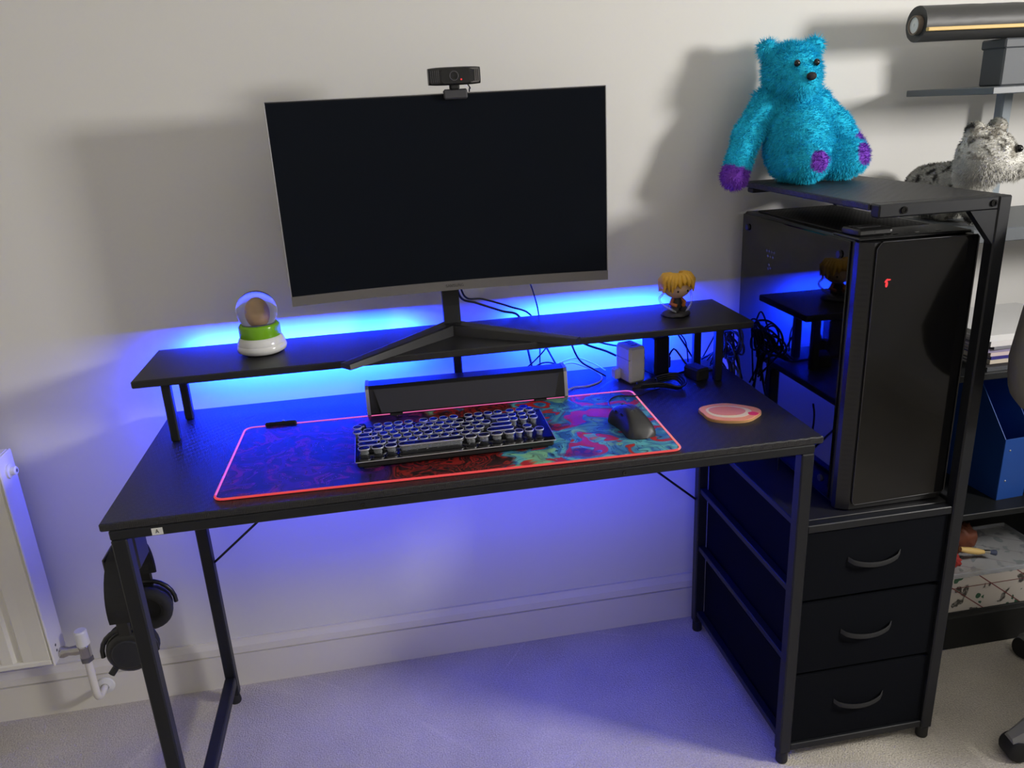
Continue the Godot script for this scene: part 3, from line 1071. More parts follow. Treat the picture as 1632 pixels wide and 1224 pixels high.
func keyboard() -> void:
	var t := thing("keyboard", "black keyboard with round chrome-ringed typewriter keys on the mat", "keyboard", Vector3(0.579, DESK + 0.0045, 0.395))
	t.rotation.x = 0.035
	var hx := 0.178
	var hz := 0.073
	var up := 0.0045   # clears the mat while tilted
	obj("case", box(S(), Vector3(-hx + 0.003, up, -hz + 0.003), Vector3(hx - 0.003, up + 0.012, hz - 0.003), 0.003), M.matt_black, t)
	obj("top_plate", box(S(), Vector3(-hx, up + 0.012, -hz), Vector3(hx, up + 0.0145, hz), 0.0008), M.gloss_black, t)
	var e := []
	for q in rrect(-hx, -hz, hx, hz, 0.003, 3):
		e.append(Vector3(q.x, up + 0.0133, -q.y))
	obj("plate_edge", tube(S(), e, 0.0011, 6, true), M.silver, t)
	for s in [-1, 1]:
		obj("foot", cbox(S(), Vector3(s * 0.15, up - 0.0008, -hz + 0.016), Vector3(0.03, 0.0065, 0.01), 0.0015), M.soft_black, t)
		obj("foot", cbox(S(), Vector3(s * 0.15, up - 0.0015, hz - 0.012), Vector3(0.03, 0.0045, 0.01), 0.001), M.soft_black, t)
	var cache := {}
	var rows := [
		[0.0, [1, -1, 1, 1, 1, 1, -0.5, 1, 1, 1, 1, -0.5, 1, 1, 1, 1, -0.25, 1, 1, 1]],
		[1.15, [1, 1, 1, 1, 1, 1, 1, 1, 1, 1, 1, 1, 1, 2, -0.25, 1, 1, 1]],
		[2.15, [1.5, 1, 1, 1, 1, 1, 1, 1, 1, 1, 1, 1, 1, 1.5, -0.25, 1, 1, 1]],
		[3.15, [1.75, 1, 1, 1, 1, 1, 1, 1, 1, 1, 1, 1, 2.25]],
		[4.15, [2.25, 1, 1, 1, 1, 1, 1, 1, 1, 1, 1, 2.75, -1.25, 1]],
		[5.15, [1.25, 1.25, 1.25, 6.25, 1.25, 1.25, 1.25, 1.25, -0.25, 1, 1, 1]]]
	for row in rows:
		var x := -18.25 / 2
		for w in row[1]:
			if w > 0:
				if not cache.has(w):
					cache[w] = key_mesh(w)
				var k := MeshInstance3D.new()
				k.name = "key"
				k.mesh = cache[w]
				t.add_child(k, true)
				k.position = Vector3((x + w / 2) * 0.019, up + 0.0144, -hz + 0.0225 + row[0] * 0.0186 - 0.004)
			x += absf(w)
	# two knobs on the rear corners
	for s in [[-0.166, 0.0085, 0.010], [0.145, 0.0105, 0.012]]:
		obj("knob", lathe_hard(S(), Vector3(s[0], up + 0.0144, -hz + 0.0075), [[s[1], 0], [s[1], s[2] - 0.002], [s[1] - 0.002, s[2]], [0, s[2]]], 20), M.key_cap, t)

func mouse() -> void:
	var t := thing("computer_mouse", "black wired mouse on the turquoise end of the mat", "mouse", Vector3(0.915, DESK + 0.0038, 0.416), 0.1)
	var st := S()
	var P := []
	var n := 22
	for i in n + 1:
		var u := i / float(n)              # 0 front .. 1 back
		var z := lerpf(-0.061, 0.061, u)
		var wd := 0.031 * (0.93 + 0.10 * cos(TAU * (u - 0.06))) * pow(clampf(1 - pow(absf(2 * u - 1), 7), 0.02, 1), 0.5)
		var ht := 0.040 * pow(sin(PI * clampf(0.13 + 0.80 * u, 0, 1)), 0.75) * pow(clampf(1 - pow(absf(2 * u - 1), 9), 0.015, 1), 0.5)
		var row := []
		for k in 19:
			var a := PI * k / 18.0
			var cx := signf(cos(a)) * pow(absf(cos(a)), 0.62)
			row.append(Vector3(cx * wd * (1.0 - 0.06 * sin(a)), pow(sin(a), 0.8) * ht + 0.0005, z))
		P.append(row)
	grid(st, P, false, false, 1.0)
	for i in n:
		quad(st, P[i][0], P[i + 1][0], P[i + 1][18], P[i][18])
	obj("shell", st, M.mouse_black, t)
	var split := []
	for i in range(1, 11):
		split.append(P[i][9] + Vector3(0, 0.0001, 0))
	obj("button_split", tube(S(), split, 0.0006, 5), M.cable_black, t)
	X = Transform3D(Basis(Vector3.BACK, PI / 2), Vector3(0.0035, P[4][9].y - 0.003, P[4][9].z))
	obj("wheel", lathe_hard(S(), Vector3.ZERO, [[0, 0], [0.0055, 0], [0.0068, 0.0015], [0.0068, 0.0055], [0.0055, 0.007], [0, 0.007]], 18), M.print_grey, t)
	X = Transform3D()
	for k in 2:
		var p: Vector3 = P[7 + k * 4][14]
		obj("side_button", ball(S(), p + Vector3(0.0012, 0, 0), Vector3(0.0022, 0.003, 0.0085), 10, 6), M.gloss_black, t)
	# three-pronged emblem near the palm rest
	st = S()
	var at: Vector3 = P[13][9]
	var nrm: Vector3 = (P[14][9] - P[12][9]).cross(P[13][10] - P[13][8]).normalized()
	if nrm.y < 0:
		nrm = -nrm
	for k in 3:
		X = Transform3D(Basis(nrm, TAU * k / 3.0), at + nrm * 0.0004)
		tube(st, [Vector3(0.001, 0.0002, -0.0005), Vector3(0.003, 0.0001, -0.0035), Vector3(0.001, 0, -0.0075)], [0.0005, 0.0009, 0.0004], 5)
		tube(st, [Vector3(-0.001, 0.0002, -0.0025), Vector3(-0.0025, 0.0001, -0.005), Vector3(-0.002, 0, -0.008)], [0.0005, 0.0007, 0.0003], 5)
	X = Transform3D()
	obj("emblem", st, M.emblem_grey, t)
	X = t.transform.affine_inverse()
	var y := DESK + 0.0055
	obj("cable", tube(S(), curve([Vector3(0.909, DESK + 0.013, 0.357), Vector3(0.906, y + 0.002, 0.31), Vector3(0.911, y, 0.278), Vector3(0.925, y, 0.256), Vector3(0.945, y, 0.248), Vector3(0.965, y, 0.256), Vector3(0.985, y, 0.256), Vector3(1.01, y - 0.001, 0.240), Vector3(1.04, y - 0.003, 0.224)], 0.006), 0.0015, 8), M.cable_black, t)
	X = Transform3D()

func soundbar() -> void:
	var t := thing("soundbar", "slim black soundbar with silver ends behind the keyboard", "speaker", Vector3(0.631, DESK, 0.193), 0.0)
	t.rotation.y = -0.03
	var hx := 0.205
	# profile in (z, y)
	var prof := []
	for p in [[-0.028, 0.012], [-0.022, 0.007], [0.022, 0.007], [0.029, 0.012], [0.022, 0.062], [0.016, 0.068], [-0.018, 0.068], [-0.026, 0.06]]:
		prof.append(Vector2(p[0], p[1]))
	X = Transform3D(Basis(Vector3(0, 0, 1), Vector3(0, 1, 0), Vector3(-1, 0, 0)), Vector3.ZERO)
	obj("body", extrude(S(), prof, -hx, hx), M.black_plastic, t)
	var cap := []
	for p in prof:
		cap.append((p - Vector2(0, 0.037)) * 1.05 + Vector2(0, 0.037))
	for s in [-1, 1]:
		obj("end_cap", extrude(S(), cap, s * hx - 0.004 if s > 0 else s * hx - 0.003, s * hx + 0.003 if s > 0 else s * hx + 0.004), M.silver, t)
	X = Transform3D()
	# fabric grille lying on the slanted front, with slanting ends
	var st := S()
	var at := func(x: float, v: float) -> Vector3:
		return Vector3(x, lerpf(0.0125, 0.0615, v), lerpf(0.0289, 0.0221, v) + 0.0004)
	var q := [at.call(-hx + 0.026, 0.0), at.call(hx - 0.026, 0.0), at.call(hx - 0.014, 1.0), at.call(-hx + 0.014, 1.0)]
	var off := Vector3(0, 0.0003, 0.0022)
	quad(st, q[0] + off, q[1] + off, q[2] + off, q[3] + off)
	for i in 4:
		quad(st, q[i], q[(i + 1) % 4], q[(i + 1) % 4] + off, q[i] + off)
	obj("grille", st, M.grille_cloth, t)
	for s in [-1, 1]:
		obj("foot", cbox(S(), Vector3(s * 0.15, 0.004, 0.004), Vector3(0.026, 0.0075, 0.045), 0.001), M.soft_black, t)

func chargers() -> void:
	var t := thing("charging_block", "white upright charging block on the desk beside a black power brick", "charger", Vector3(1.0025, DESK, 0.139), 0.25)
	obj("body", box(S(), Vector3(-0.0205, 0, -0.030), Vector3(0.0205, 0.082, 0.030), 0.005), M.white_plastic, t)
	obj("seam", box(S(), Vector3(-0.0208, 0.053, -0.028), Vector3(0.0208, 0.0537, 0.028), 0), M.print_grey, t)
	obj("plug", box(S(), Vector3(-0.036, 0.004, -0.024), Vector3(-0.0203, 0.028, -0.004), 0.003), M.white_plastic, t)
	for k in 3:
		obj("usb_port", cbox(S(), Vector3(0.003, 0.0823, -0.018 + k * 0.014), Vector3(0.014, 0.0014, 0.006), 0.0004), M.print_grey, t)
	t = thing("power_brick", "black power brick standing beside the white charging block", "charger", Vector3(1.0724, DESK, 0.106), 0.25)
	obj("body", box(S(), Vector3(-0.020, 0, -0.028), Vector3(0.020, 0.088, 0.028), 0.004), M.black_plastic, t)
	obj("plug", box(S(), Vector3(0.0195, 0.006, -0.012), Vector3(0.035, 0.034, 0.012), 0.003), M.matt_black, t)
	obj("plug", lathe_hard(S(), Vector3(0.0, 0.0875, 0.004), [[0.010, 0], [0.010, 0.006], [0, 0.006]], 14), M.white_plastic, t)
	t = thing("power_adapter", "small black adapter lying by the far riser post", "charger", Vector3(1.142, DESK, 0.176), 0.3)
	obj("body", cbox(S(), Vector3(0, 0.014, 0), Vector3(0.034, 0.028, 0.05), 0.004), M.soft_black, t)
	obj("cable_sleeve", tube(S(), [Vector3(0, 0.014, -0.025), Vector3(0, 0.014, -0.04)], [0.004, 0.0025], 8), M.soft_black, t)
	# tied bundle of black lead in front of the white block
	t = thing("cable_bundle", "tied bundle of black cable in front of the white charging block", "cable", Vector3(1.035, DESK, 0.215))
	frame(t)
	for k in 4:
		var o := 0.0035 * k
		obj("loop", tube(S(), curve([Vector3(0.985 + o, DESK + 0.0025 + o, 0.205), Vector3(1.02, DESK + 0.008 + o * 0.6, 0.210 - o), Vector3(1.06, DESK + 0.010 + o, 0.200 - o), Vector3(1.085 + o, DESK + 0.010 + o, 0.196), Vector3(1.09 + o * 0.6, DESK + 0.004 + o, 0.222 + o), Vector3(1.075, DESK + 0.004 + o * 0.7, 0.238 + o), Vector3(1.045, DESK + 0.006 + o, 0.222 + o), Vector3(1.0, DESK + 0.006 + o, 0.216 + o)], 0.006), 0.0022, 7), M.cable_black, t)
	obj("tie", tube(S(), ring_pts(Vector3(0, 0, 0), 0.0095, 14).map(func(p): return Vector3(1.035, DESK + 0.0115, 0.211) + Vector3(p.x * 0.25, p.x, p.z)), 0.0018, 6, true), M.soft_black, t)
	unframe()

func cable(pts: Array, r: float, label: String, m := "cable_black") -> void:
	var st := tube(S(), curve(pts, 0.008), r, 7)
	tag(obj("cable", st, M[m]), label, "cable")

func cables() -> void:
	cable([Vector3(0.63, 1.02, 0.12), Vector3(0.64, 0.955, 0.09), Vector3(0.678, 0.932, 0.066), Vector3(0.733, 0.906, 0.052), Vector3(0.776, 0.884, 0.034), Vector3(0.79, 0.82, 0.026), Vector3(0.80, 0.755, 0.04)], 0.0026, "thicker black cable sagging from the monitor neck behind the riser")
	cable([Vector3(0.635, 1.02, 0.115), Vector3(0.65, 0.954, 0.085), Vector3(0.693, 0.938, 0.06), Vector3(0.754, 0.912, 0.045), Vector3(0.803, 0.884, 0.028), Vector3(0.83, 0.82, 0.02), Vector3(0.86, 0.755, 0.04)], 0.0022, "thinner black cable running above another from the monitor neck")
	cable([Vector3(0.775, 1.03, 0.15), Vector3(0.79, 0.985, 0.085), Vector3(0.806, 0.94, 0.06), Vector3(0.818, 0.895, 0.042), Vector3(0.822, 0.85, 0.03), Vector3(0.815, 0.755, 0.05)], 0.0016, "thin black lead hanging straight down from the monitor's lower edge")
	cable([Vector3(0.835, 0.871, 0.12), Vector3(0.819, 0.835, 0.12), Vector3(0.794, 0.808, 0.12), Vector3(0.765, 0.782, 0.115), Vector3(0.74, 0.753, 0.11)], 0.0016, "thin black lead dropping behind the soundbar in the blue glow")
	cable([Vector3(0.79, 0.7485, 0.06), Vector3(0.80, 0.775, 0.075), Vector3(0.822, 0.785, 0.08), Vector3(0.85, 0.775, 0.075), Vector3(0.875, 0.748, 0.06)], 0.0018, "black cable arching up behind the silver end of the soundbar")
	cable([Vector3(0.868, 0.871, 0.1), Vector3(0.88, 0.825, 0.1), Vector3(0.898, 0.787, 0.1), Vector3(0.927, 0.765, 0.1), Vector3(0.955, 0.7475, 0.108)], 0.0022, "black cable curving from the riser down to the white block")
	cable([Vector3(0.885, 0.84, 0.1), Vector3(0.92, 0.818, 0.09), Vector3(0.96, 0.800, 0.085), Vector3(0.985, 0.787, 0.09)], 0.0026, "thick black cable slanting behind the white charging block")
	cable([Vector3(0.885, 0.850, 0.085), Vector3(0.93, 0.826, 0.075), Vector3(0.985, 0.806, 0.07), Vector3(1.03, 0.80, 0.075)], 0.002, "black cable running just above the thick slanting one")
	cable([Vector3(0.845, 0.7485, 0.178), Vector3(0.87, 0.7475, 0.158), Vector3(0.9, 0.7472, 0.158), Vector3(0.936, 0.7472, 0.132), Vector3(0.945, 0.7475, 0.085), Vector3(0.915, 0.76, 0.055), Vector3(0.88, 0.768, 0.05), Vector3(0.84, 0.7475, 0.06), Vector3(0.80, 0.7472, 0.09)], 0.0019, "white cable curving in an open loop beside the soundbar", "cable_white")
	cable([Vector3(0.80, 0.7472, 0.045), Vector3(0.85, 0.765, 0.045), Vector3(0.90, 0.777, 0.045), Vector3(0.94, 0.762, 0.05), Vector3(0.965, 0.7475, 0.07)], 0.0015, "second white lead arched close to the wall behind the soundbar", "cable_white")
	cable([Vector3(1.103, 0.765, 0.097), Vector3(1.106, 0.782, 0.105), Vector3(1.113, 0.797, 0.112), Vector3(1.123, 0.786, 0.118), Vector3(1.136, 0.765, 0.125), Vector3(1.15, 0.7475, 0.134)], 0.0022, "black lead hooping up from the side of the power brick")
	cable([Vector3(1.05, 0.84, 0.1), Vector3(1.08, 0.853, 0.085), Vector3(1.12, 0.84, 0.07), Vector3(1.15, 0.80, 0.07), Vector3(1.18, 0.7475, 0.075)], 0.0022, "black cable arching from the power brick towards the wall")
	cable([Vector3(1.12, 0.87, 0.06), Vector3(1.142, 0.824, 0.06), Vector3(1.16, 0.795, 0.065), Vector3(1.165, 0.7475, 0.07)], 0.0018, "black lead hanging beside the far rear riser post")
	cable([Vector3(1.08, 0.7475, 0.165), Vector3(1.10, 0.7475, 0.152), Vector3(1.13, 0.7475, 0.135), Vector3(1.195, 0.7475, 0.142), Vector3(1.225, 0.755, 0.11), Vector3(1.25, 0.73, 0.09)], 0.0024, "black mains lead lying flat between brick and desk end")
	# tangle hanging in the gap between the desk end and the computer
	var r := RandomNumberGenerator.new()
	r.seed = 77
	for k in 10:
		var c := Vector3(r.randf_range(1.236, 1.262), r.randf_range(0.778, 0.815), r.randf_range(0.085, 0.135))
		var ry := r.randf_range(0.022, 0.046)
		var rz := r.randf_range(0.03, 0.055)
		var a0 := r.randf() * TAU
		var pts := [Vector3(1.20, 0.7485 + 0.0035 * (k % 3), c.z + r.randf_range(-0.03, 0.04))]
		for i in 9:
			var a := a0 + TAU * 1.25 * i / 8.0
			pts.append(c + Vector3(0.012 * sin(a * 0.7 + k), ry * sin(a) * (1.0 - 0.04 * i), rz * cos(a)))
		pts.append(Vector3(r.randf_range(1.252, 1.272), r.randf_range(0.66, 0.72), r.randf_range(0.06, 0.15)))
		var o := obj("cable", tube(S(), curve(pts, 0.007), r.randf_range(0.0016, 0.0027), 6), M.cable_black)
		tag(o, "black cable in the tangle between desk end and computer", "cable", "tangled cables beside the computer")
	cable([Vector3(1.250, 0.72, 0.335), Vector3(1.247, 0.69, 0.338), Vector3(1.255, 0.64, 0.345), Vector3(1.262, 0.58, 0.34)], 0.002, "single black lead hanging past the desk end towards the drawers")

# ------------------------------------------------------------------ ornaments on the riser
func snow_globe() -> void:
	var t := thing("snow_globe", "clear snow globe on a white and lime green base", "snow globe", Vector3(0.2255, RISER, 0.130), 0.25)
	obj("base", lathe(S(), Vector3.ZERO, [[0, 0], [0.030, 0], [0.034, 0.003], [0.046, 0.014], [0.0475, 0.022], [0.043, 0.032], [0.038, 0.037], [0, 0.037]], 32), M.white_gloss_plastic, t)
	obj("foot_ring", lathe(S(), Vector3.ZERO, [[0.040, 0.002], [0.0475, 0.006], [0.0495, 0.013], [0.0465, 0.021], [0.040, 0.024]], 32), M.white_gloss_plastic, t)
	obj("collar", lathe(S(), Vector3.ZERO, [[0.0385, 0.033], [0.041, 0.036], [0.0405, 0.056], [0.0365, 0.061], [0.030, 0.0585]], 32), M.lime, t)
	obj("globe_floor", lathe(S(), Vector3.ZERO, [[0.034, 0.055], [0.030, 0.0625], [0, 0.064]], 24), M.grey_violet, t)
	obj("pebble", ball(S(), Vector3(0, 0.083, 0.002), Vector3(0.0185, 0.0245, 0.018), 20, 14), M.beige, t)
	var prof := []
	for i in 19:
		var b := lerpf(-0.95, PI / 2, i / 18.0)
		prof.append([0.0405 * cos(b), 0.0855 + 0.0405 * sin(b)])
	prof.push_front([0.0, prof[0][1]])
	obj("glass_dome", lathe(S(), Vector3.ZERO, prof, 40), M.globe_glass, t)

func figurine() -> void:
	var t := thing("vinyl_figurine", "small big-headed vinyl figurine with tousled yellow hair on a dark base", "figurine", Vector3(1.103, RISER, 0.150), 0.18)
	var st := S()
	# rough stone base
	var f := FastNoiseLite.new()
	f.seed = 6
	f.frequency = 60.0
	var P := []
	for j in 22:
		var a := TAU * j / 22
		var row := []
		for q in [[0.0, 0.0], [0.030, 0.0], [0.033, 0.003], [0.029, 0.009], [0.018, 0.0115], [0.0, 0.012]]:
			var n: float = 1.0 + 0.16 * f.get_noise_2d(cos(a) * 0.03 + q[1], sin(a) * 0.03) if q[0] > 0 else 1.0
			row.append(Vector3(cos(a) * q[0] * n, q[1], sin(a) * q[0] * n * 0.85))
		P.append(row)
	grid(st, P, true, false, -1.0)
	obj("base", st, M.stone_dark, t)
	var body := S()
	tube(body, [Vector3(0, 0.012, 0), Vector3(0, 0.022, 0), Vector3(0, 0.034, 0), Vector3(0, 0.044, 0)], [0.011, 0.0125, 0.0105, 0.006], 14)
	for s in [-1, 1]:
		tube(body, [Vector3(s * 0.008, 0.020, 0), Vector3(s * 0.013, 0.016, 0.011), Vector3(s * 0.005, 0.015, 0.018)], [0.0065, 0.006, 0.0055], 10)
	obj("body", body, M.dark_cloth, t)
	for s in [-1, 1]:
		obj("arm", tube(S(), [Vector3(s * 0.009, 0.037, 0), Vector3(s * 0.017, 0.028, 0.004), Vector3(s * 0.008, 0.024, 0.015)], [0.0045, 0.0045, 0.004], 10), M.amber_cloth, t)
	var head := obj("head", ball(S(), Vector3(0, 0.064, 0), Vector3(0.031, 0.026, 0.027), 28, 18), M.skin_vinyl, t)
	for s in [-1, 1]:
		var p := Vector3(s * 0.0115, 0.0575, 0)
		p.z = 0.027 * sqrt(maxf(0.0, 1 - pow(p.x / 0.031, 2) - pow((p.y - 0.064) / 0.026, 2)))
		obj("eye", ball(S(), p, Vector3(0.0022, 0.0026, 0.0015), 12, 8), M.gloss_black, head)
	# hair cap and chunky locks
	var hair := S()
	P = []
	for j in 32:
		var a := TAU * j / 32
		var low := 0.15 if sin(a) > 0.25 else -0.75
		var row := []
		for i in 9:
			var b := lerpf(low, PI / 2, i / 8.0)
			row.append(Vector3(cos(a) * cos(b) * 0.0325, 0.066 + sin(b) * 0.026, sin(a) * cos(b) * 0.0285))
		P.append(row)
	grid(hair, P, true, false, -1.0)
	obj("hair", hair, M.hair_yellow, head)
	for k in 17:
		var a := lerpf(-0.5, PI + 0.5, k / 16.0)
		var d := Vector3(cos(a + 0.08 * sin(k * 5.1)), 0, sin(a))
		var side := absf(cos(a))
		var tip := lerpf(0.0715, 0.053, side) + 0.003 * sin(k * 2.7)
		var lk := tube(S(), [Vector3(d.x * 0.012, 0.0915, d.z * 0.011), Vector3(d.x * 0.027, 0.087, d.z * 0.024), Vector3(d.x * 0.0355, 0.0775, d.z * 0.0305), Vector3(d.x * 0.037 + 0.0025 * sin(k * 2.3), tip, d.z * 0.0325)], [0.004, 0.0078, 0.0068, 0.0012], 8)
		obj("hair_lock", lk, M.hair_yellow, head)
	# clear swirls that hold the figure up
	for s in [-1, 1]:
		var line := []
		for i in 16:
			var u := i / 15.0
			line.append(Vector3(s * (0.012 + 0.028 * sin(u * 2.2)), 0.012 + 0.036 * u, 0.006 + 0.012 * cos(u * 4.0)))
		for i in 8:
			var a := PI * i / 7.0
			line.append(line[15] + Vector3(-s * 0.006 * (1 - cos(a)), 0.004 * sin(a), 0))
		obj("clear_swirl", tube(S(), line, 0.0025, 8), M.clear_plastic, t)

func coaster() -> void:
	var t := thing("coaster", "cork-backed oval coaster printed in peach, cream and pink", "coaster", Vector3(1.116, DESK, 0.397), -0.35)
	var blob := func(rx: float, rz: float, wob: float) -> Array:
		var out := []
		for i in 40:
			var a := TAU * i / 40
			var k := 1.0 + wob * (0.05 * sin(3 * a + 0.6) + 0.035 * sin(5 * a) + 0.06 * cos(a))
			out.append(Vector2(cos(a) * rx * k, sin(a) * rz * k))
		return out
	X = UPRIGHT
	obj("cork", extrude(S(), blob.call(0.058, 0.047, 1.0), 0, 0.0045), M.cork, t)
	obj("printed_face", extrude(S(), blob.call(0.0568, 0.0458, 1.0), 0.0045, 0.0058), M.peach, t)
	obj("cream_oval", extrude(S(), blob.call(0.043, 0.032, 0.5), 0.0058, 0.0061), M.cream, t)
	X = UPRIGHT * Transform3D(Basis(), Vector3(-0.002, 0.003, 0))
	obj("pink_oval", extrude(S(), blob.call(0.035, 0.024, 0.3), 0.0061, 0.0064), M.rose, t)
	X = UPRIGHT * Transform3D(Basis(), Vector3(0.047, -0.008, 0))
	obj("pink_dot", extrude(S(), blob.call(0.010, 0.009, 0.3), 0.0058, 0.0062), M.hot_pink, t)
	X = Transform3D()

# ------------------------------------------------------------------ headset on its hook
func headset() -> void:
	var hk := thing("headset_hook", "black hook under the desk end holding the headset", "hook", Vector3(0.012, 0.66, 0.415))
	frame(hk)
	obj("plate", box(S(), Vector3(0.0015, 0.60, 0.385), Vector3(0.0118, 0.7308, 0.445), 0.003), M.black_plastic, hk)
	obj("arm", box(S(), Vector3(-0.045, 0.60, 0.388), Vector3(0.002, 0.612, 0.442), 0.003), M.black_plastic, hk)
	obj("lip", box(S(), Vector3(-0.05, 0.60, 0.388), Vector3(-0.044, 0.626, 0.442), 0.002), M.black_plastic, hk)
	unframe()
	var t := thing("headset", "black over-ear headset hanging from the hook by the desk leg", "headset", Vector3(-0.02, 0.612, 0.415))
	frame(t)
	var c := Vector3(-0.021, 0.0, 0.415)
	var hw := 0.078
	# headband: arch in the yz plane, flat strap section
	var P := []
	var Q := []
	for i in 25:
		var a := lerpf(-0.18, PI + 0.18, i / 24.0)
		var p := Vector3(c.x, 0.546 + 0.082 * sin(a), c.z + hw * cos(a))
		var n := Vector3(0, sin(a), cos(a))
		var row := []
		for k in [[-0.019, -0.004], [0.019, -0.004], [0.021, 0.0], [0.019, 0.006], [-0.019, 0.006], [-0.021, 0.0]]:
			row.append(p + Vector3(k[0], 0, 0) + n * k[1] + Vector3(0, 0.0, 0))
		P.append(row)
	var st := S()
	hard_loft(st, P)
	obj("headband", st, M.soft_black, t)
	for s in [-1, 1]:
		var y := 0.468
		var z: float = c.z + s * 0.0615
		# yoke and slider
		obj("slider", box(S(), Vector3(c.x - 0.011, 0.49, c.z + s * 0.077 - 0.0035), Vector3(c.x + 0.011, 0.552, c.z + s * 0.077 + 0.0035), 0.0025), M.black_plastic, t)
		var yk := []
		for i in 13:
			var a := lerpf(-0.1, PI + 0.1, i / 12.0)
			yk.append(Vector3(c.x + 0.045 * cos(a), y + 0.047 * sin(a), z + s * 0.013))
		obj("yoke", tube(S(), yk, 0.0042, 8), M.black_plastic, t)
		# ear cup with outer disc and cushion, axis along z
		X = W * Transform3D(Basis(Vector3.RIGHT, PI / 2 * s), Vector3(c.x, y, z))
		var cup := obj("ear_cup", lathe(S(), Vector3.ZERO, [[0, 0.023], [0.030, 0.022], [0.038, 0.018], [0.0405, 0.010], [0.0405, 0.0]], 28), M.black_plastic, t)
		obj("ear_cushion", lathe(S(), Vector3.ZERO, [[0.038, 0.0005], [0.0435, -0.003], [0.0445, -0.011], [0.040, -0.019], [0.031, -0.021], [0.024, -0.015], [0.022, -0.004], [0, -0.003]], 28), M.soft_black, cup)
		obj("outer_disc", lathe_hard(S(), Vector3.ZERO, [[0.028, 0.0225], [0.026, 0.0245], [0, 0.0245]], 24), M.headset_navy, cup)
		X = W
	obj("microphone_stub", tube(S(), [Vector3(c.x - 0.03, 0.437, c.z + 0.072), Vector3(c.x - 0.038, 0.428, c.z + 0.078)], 0.006, 8), M.black_plastic, t)
	unframe()

